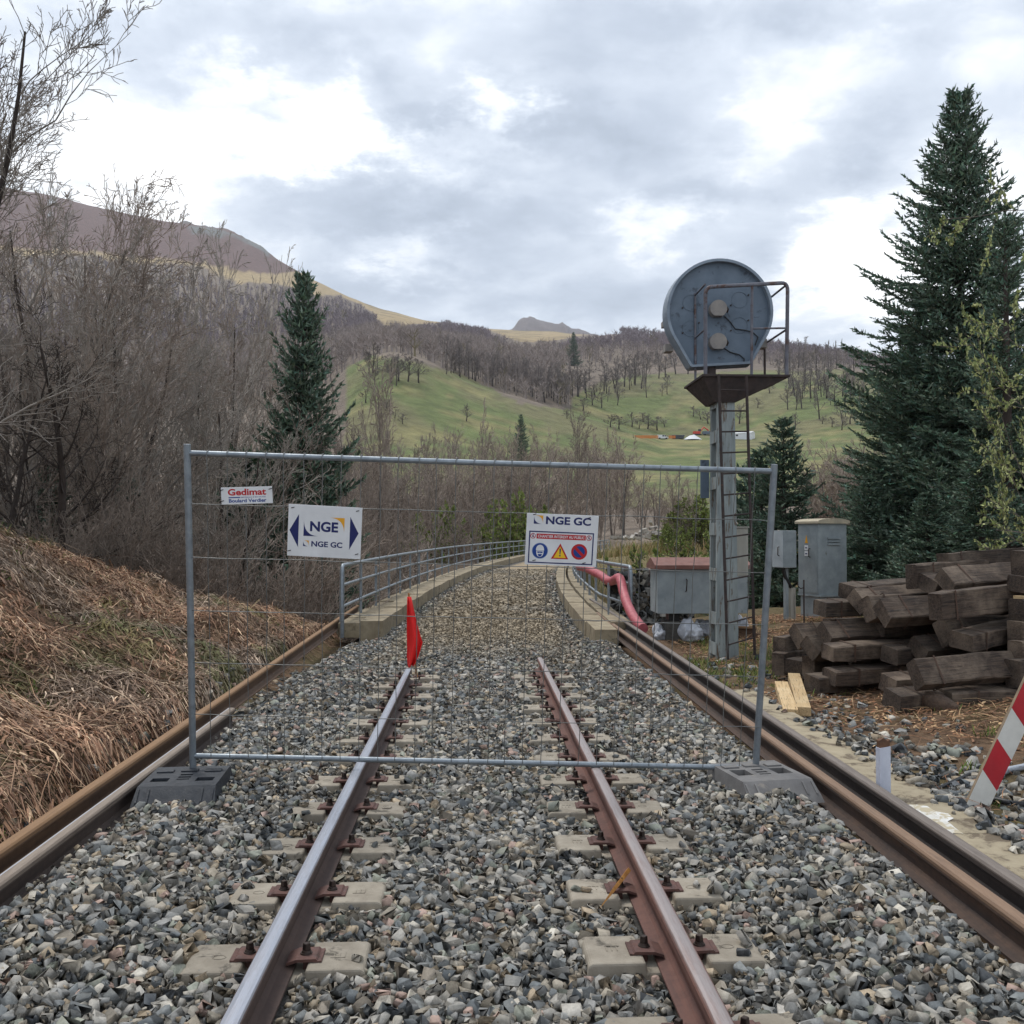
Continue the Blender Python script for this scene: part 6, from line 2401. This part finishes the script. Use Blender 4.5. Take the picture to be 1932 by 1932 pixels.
lt = rg.uniform(0, 1, n)
LNB = np.where(lt < .62, rg.uniform(.03, .11, n), np.where(lt < .93, rg.uniform(.10, .24, n), rg.uniform(.3, .7, n)))
WDB = np.where(lt < .62, rg.uniform(.003, .009, n), rg.uniform(.0016, .0036, n))
o = link('dead_bracken', ribbons('dead_bracken', P0, D, LNB, WDB, BRK, 33, .2, zone=bank_zone), M_straw)
tag(o, 'flattened rust brown dead bracken covering the bank', 'bracken', kind='stuff')
# fronds: small curled flakes that thicken the mat
n = 44000
Yb = 2.2 + 16.5 * rg.uniform(0, 1, n) ** 1.15
Xb = cline(Yb) - 2.46 - (rg.uniform(0, 1, n) ** 1.15 * 5.2 + .05)
g_base = ground_h(Xb, Yb)
ang = rg.uniform(0, 6.28, n)
D = np.stack([np.cos(ang), np.sin(ang), rg.normal(.1, .35, n)], -1)
P0 = np.stack([Xb, Yb, g_base + rg.uniform(.0, .05, n)], -1)
o = link('dead_fronds', ribbons('dead_fronds', P0, D, rg.uniform(.03, .10, n), rg.uniform(.006, .016, n), [lin(c) for c in ((128, 86, 58), (104, 70, 48), (148, 104, 72), (88, 62, 46), (138, 96, 70))], 34, .5, zone=bank_zone), M_straw)
tag(o, 'crumbled brown bracken fronds in the mat on the bank', 'bracken', kind='stuff')

# verge on the right: straw and leaf litter
n = 80000
Yb = rg.uniform(3.0, 17.0, n)
Xb = 2.80 + rg.uniform(0, 1, n) ** .8 * 5.0
kp = rg.uniform(0, 1, n) < np.clip(.75 + fbm(Xb * 1.1, Yb * 1.1, 44, 3) * 1.6, .05, 1)
kp &= ~((Yb < 8) & (Xb < 3.5) & (rg.uniform(0, 1, n) < .75))
Xb, Yb = Xb[kp], Yb[kp]
n = len(Xb)
g_base = ground_h(Xb, Yb)
ang = rg.uniform(0, 6.28, n)
D = np.stack([np.cos(ang), np.sin(ang), rg.normal(.04, .14, n)], -1)
P0 = np.stack([Xb, Yb, g_base + rg.uniform(.0, .03, n)], -1)
lt2 = rg.uniform(0, 1, n)
o = link('straw_litter', ribbons('straw_litter', P0, D, np.where(lt2 < .35, rg.uniform(.08, .30, n), rg.uniform(.02, .07, n)), np.where(lt2 < .35, rg.uniform(.0016, .003, n), rg.uniform(.004, .010, n)), BRK + [lin((186, 156, 118)), lin((112, 82, 62)), lin((88, 66, 52)), lin((100, 92, 56))], 45, .25), M_straw)
tag(o, 'dry brown straw and leaf litter on the verge around the sleeper heap', 'litter', kind='stuff')

# grass
TUFT = []
rs = random.Random(9)
for k in range(420):
    if k < 120:
        y = rs.uniform(3.2, 16)
        x = 3.0 + rs.random() ** .8 * 3.6
    elif k < 190:
        p_ = on_ground(rs.uniform(1300, 1470), rs.uniform(1215, 1300))
        x, y = p_.x, p_.y
    else:
        y = rs.uniform(3, 17)
        x = float(cline(y)) - 2.6 - rs.random() * 4.6
    TUFT.append((x, y, rs.uniform(.5, 1.0) * (1.0 if k < 190 else .8)))
X0, Y0, SZ = [], [], []
for x, y, s in TUFT:
    m_ = rs.randint(14, 34)
    for _ in range(m_):
        X0.append(x + rs.gauss(0, .05 * s + .02))
        Y0.append(y + rs.gauss(0, .05 * s + .02))
        SZ.append(s)
for _ in range(2600):                                     # long yellow grass at the crest of the bank
    y = rs.uniform(9.5, 16.8)
    X0.append(float(cline(y)) - 6.1 - rs.random() * 1.0 + (y - 12) * .02)
    Y0.append(y)
    SZ.append(1.9)
X0, Y0, SZ = map(np.array, (X0, Y0, SZ))
n = len(X0)
g_base = ground_h(X0, Y0)
ang = rg.uniform(0, 6.28, n)
D = np.stack([np.cos(ang) * .6, np.sin(ang) * .6, rg.uniform(.5, 1.3, n)], -1)
P0 = np.stack([X0, Y0, g_base], -1)
o = link('grass_tufts', ribbons('grass_tufts', P0, D, SZ * rg.uniform(.05, .13, n), rg.uniform(.0025, .005, n), [lin(c) for c in ((88, 112, 48), (106, 124, 58), (74, 98, 44), (140, 136, 78), (116, 118, 62))], 46, .1), M_straw)
tag(o, 'short green and yellow grass tufts on the verge and the bank', 'grass', kind='stuff')

# low scrub and tall dry grass on the far bank of the ravine
n = 9000
Xb = rg.uniform(6, 34, n)
Yb = rg.uniform(54, 78, n)
kp = np.abs(Xb - cline(Yb)) > 2.6
Xb, Yb = Xb[kp], Yb[kp]
n = len(Xb)
g_base = ground_h(Xb, Yb)
ang = rg.uniform(0, 6.28, n)
D = np.stack([np.cos(ang) * .4, np.sin(ang) * .4, rg.uniform(.6, 1.2, n)], -1)
P0 = np.stack([Xb, Yb, g_base], -1)
o = link('dry_grass', ribbons('dry_grass', P0, D, rg.uniform(.5, 1.3, n), rg.uniform(.012, .03, n), [lin(c) for c in ((170, 146, 104), (138, 134, 80), (150, 126, 92), (116, 122, 66))], 47, .1), M_straw)
tag(o, 'tall dry grass and scrub on the far bank past the viaduct', 'grass', kind='stuff')

# ================================================================== DISTANT BUILDING SITE
M_van = plain('van_white', (.75, .76, .78), .35)
M_dark = plain('dark_glass', (.02, .022, .025), .2)
M_org = plain('site_orange', lin((214, 122, 48)), .6)
M_redm = plain('machine_red', lin((206, 62, 40)), .5)
M_tarp = plain('tarpaulin_white', (.72, .73, .74), .7)
M_blu = plain('truck_blue_grey', lin((92, 106, 122)), .5)


def site(px, py=829):
    return hill_at(px, py, 380, 520) or at(px, py, 440)


p = site(1250)
v = empty('parked_van', p, R(4), 'white van parked on the hillside building site', 'van')
MB().prism([(-2.4, .4), (2.3, .4), (2.4, .9), (1.7, 1.15), (1.1, 1.9), (-2.3, 1.95), (-2.45, .8)], -.95, .95, Matrix.Scale(1, 4)).build('body', M_van, v)
MB().prism([(.7, 1.2), (1.55, 1.2), (1.05, 1.8), (.7, 1.8)], -.97, -.955).build('window', M_dark, v)
MB().prism([(-.3, 1.2), (.5, 1.2), (.5, 1.8), (-.3, 1.8)], -.97, -.955).build('window', M_dark, v)
for x in (-1.5, 1.5):
    MB().cyl((x, -.98, .38), (x, .98, .38), .38, 14).build('wheel', M_blk, v)
for px_, ln, lab in ((1212, 6.5, 'orange barrier apart at the end of the distant site'), (1230, 5.5, 'orange barrier beside the distant white van'), (1268, 3.0, 'orange barrier behind the distant white van')):
    p = site(px_, 828)
    f = empty('site_barrier', p, 0, lab, 'barrier')
    for k in range(3):
        MB().box((-ln / 2, -.04, .25 + .42 * k), (ln / 2, .04, .58 + .42 * k)).build('panel', M_org, f)
    for x in (-ln / 2 + .1, 0, ln / 2 - .1):
        MB().box((x - .05, .04, -.2), (x + .05, .12, 1.6)).build('post', M_org, f)
p = site(1279, 828)
f = empty('skip_container', p, 0, 'dark container between the distant van and the white heap', 'container')
MB().prism([(-2.4, 0), (2.4, 0), (2.8, 1.5), (-2.8, 1.5)], -1, 1).build('tub', M_dark, f)
MB().box((-2.9, -1.05, 1.5), (2.9, 1.05, 1.62)).build('rim', M_blu, f)
p = site(1306, 829)
bm = bmesh.new()
bmesh.ops.create_cone(bm, cap_ends=True, segments=22, radius1=4.0, radius2=1.0, depth=2.1)
for v_ in bm.verts:
    v_.co.x *= 1 + .12 * math.sin(v_.co.y * 3)
    v_.co.z += .2 * math.sin(v_.co.x * 2) * (v_.co.z > 0)
o = MB().bm(bm, Matrix.Translation((0, 0, .85))).build('tarpaulin_heap', M_tarp)
o.location = p
tag(o, 'heap under a white tarpaulin on the distant site', 'heap')
p = site(1318, 822)
f = empty('excavator', p + Vector((0, 2, 0)), 0, 'red digger behind the white tarpaulin heap', 'excavator')
MB().box((-2.2, -1.2, 1.0), (1.2, 1.2, 2.3), bev=.1).build('body', M_redm, f)
MB().box((.2, -1.1, 2.3), (1.5, .2, 3.4), bev=.1).build('cab', M_dark, f)
MB().tube([(1.0, .5, 2.0), (3.2, .5, 4.4), (5.4, .5, 3.0)], .35, 6).build('boom', M_redm, f)
MB().tube([(5.4, .5, 3.0), (4.9, .5, 1.0)], .28, 6).build('dipper', M_redm, f)
for y in (-1.2, .7):
    MB().box((-2.4, y, 0), (1.8, y + .5, .95), bev=.25).build('track', M_blk, f)
p = site(1338, 822)
f = empty('parked_truck', p + Vector((0, 1, 0)), 0, 'blue grey truck at the distant site next to the mast', 'truck')
MB().box((-3, -1.1, .8), (1.2, 1.1, 2.2)).build('load_bed', M_blu, f)
MB().prism([(1.3, .5), (3.2, .5), (3.2, 1.5), (2.9, 2.6), (1.3, 2.6)], -1.1, 1.1).build('cab', M_van, f)
MB().prism([(2.2, 1.5), (3.0, 1.5), (2.8, 2.4), (2.2, 2.4)], -1.12, -1.101).build('window', M_dark, f)
for x in (-2, 2.3):
    MB().cyl((x, -1.12, .5), (x, 1.12, .5), .5, 12).build('wheel', M_blk, f)
pa, pb = site(1350, 828), site(1421, 828)
f = empty('long_shed', (pa + pb) / 2, math.atan2(pb.y - pa.y, pb.x - pa.x), 'long low white shed across the hillside behind the ladder', 'building')
ln = (pb - pa).length / 2
MB().box((-ln, -2, -1), (ln, 2, 2.1)).build('wall', M_van, f)
MB().prism([(-2.2, 2.1), (2.2, 2.1), (0, 2.8)], -ln - .2, ln + .2, Matrix.Rotation(R(-90), 4, 'Z') @ Matrix.Scale(-1, 4, (1, 0, 0))).build('roof', M_tarp, f)
for x in (-ln * .6, -ln * .2, ln * .25):
    MB().box((x - .5, -2.03, .9), (x + .5, -2.001, 1.6)).build('window', M_dark, f)

# ================================================================== HAZE
hz = bpy.data.meshes.new('haze')
zb0, zt0 = -40.0, 900.0
o = MB().box((-5200, -60, zb0), (5200, 5000, zt0)).build('haze', None)
mh = bpy.data.materials.new('valley_haze')
mh.use_nodes = True
th_ = mh.node_tree
th_.nodes.clear()
pv = N(th_, 'ShaderNodeVolumePrincipled')
pv.inputs['Color'].default_value = (0.90, 0.94, 1.0, 1)
pv.inputs['Density'].default_value = 0.00008
pv.inputs['Anisotropy'].default_value = 0.2
oo = N(th_, 'ShaderNodeOutputMaterial')
th_.links.new(pv.outputs[0], oo.inputs['Volume'])
o.data.materials.append(mh)
tag(o, 'thin pale haze lying over the valley', 'haze', kind='stuff')
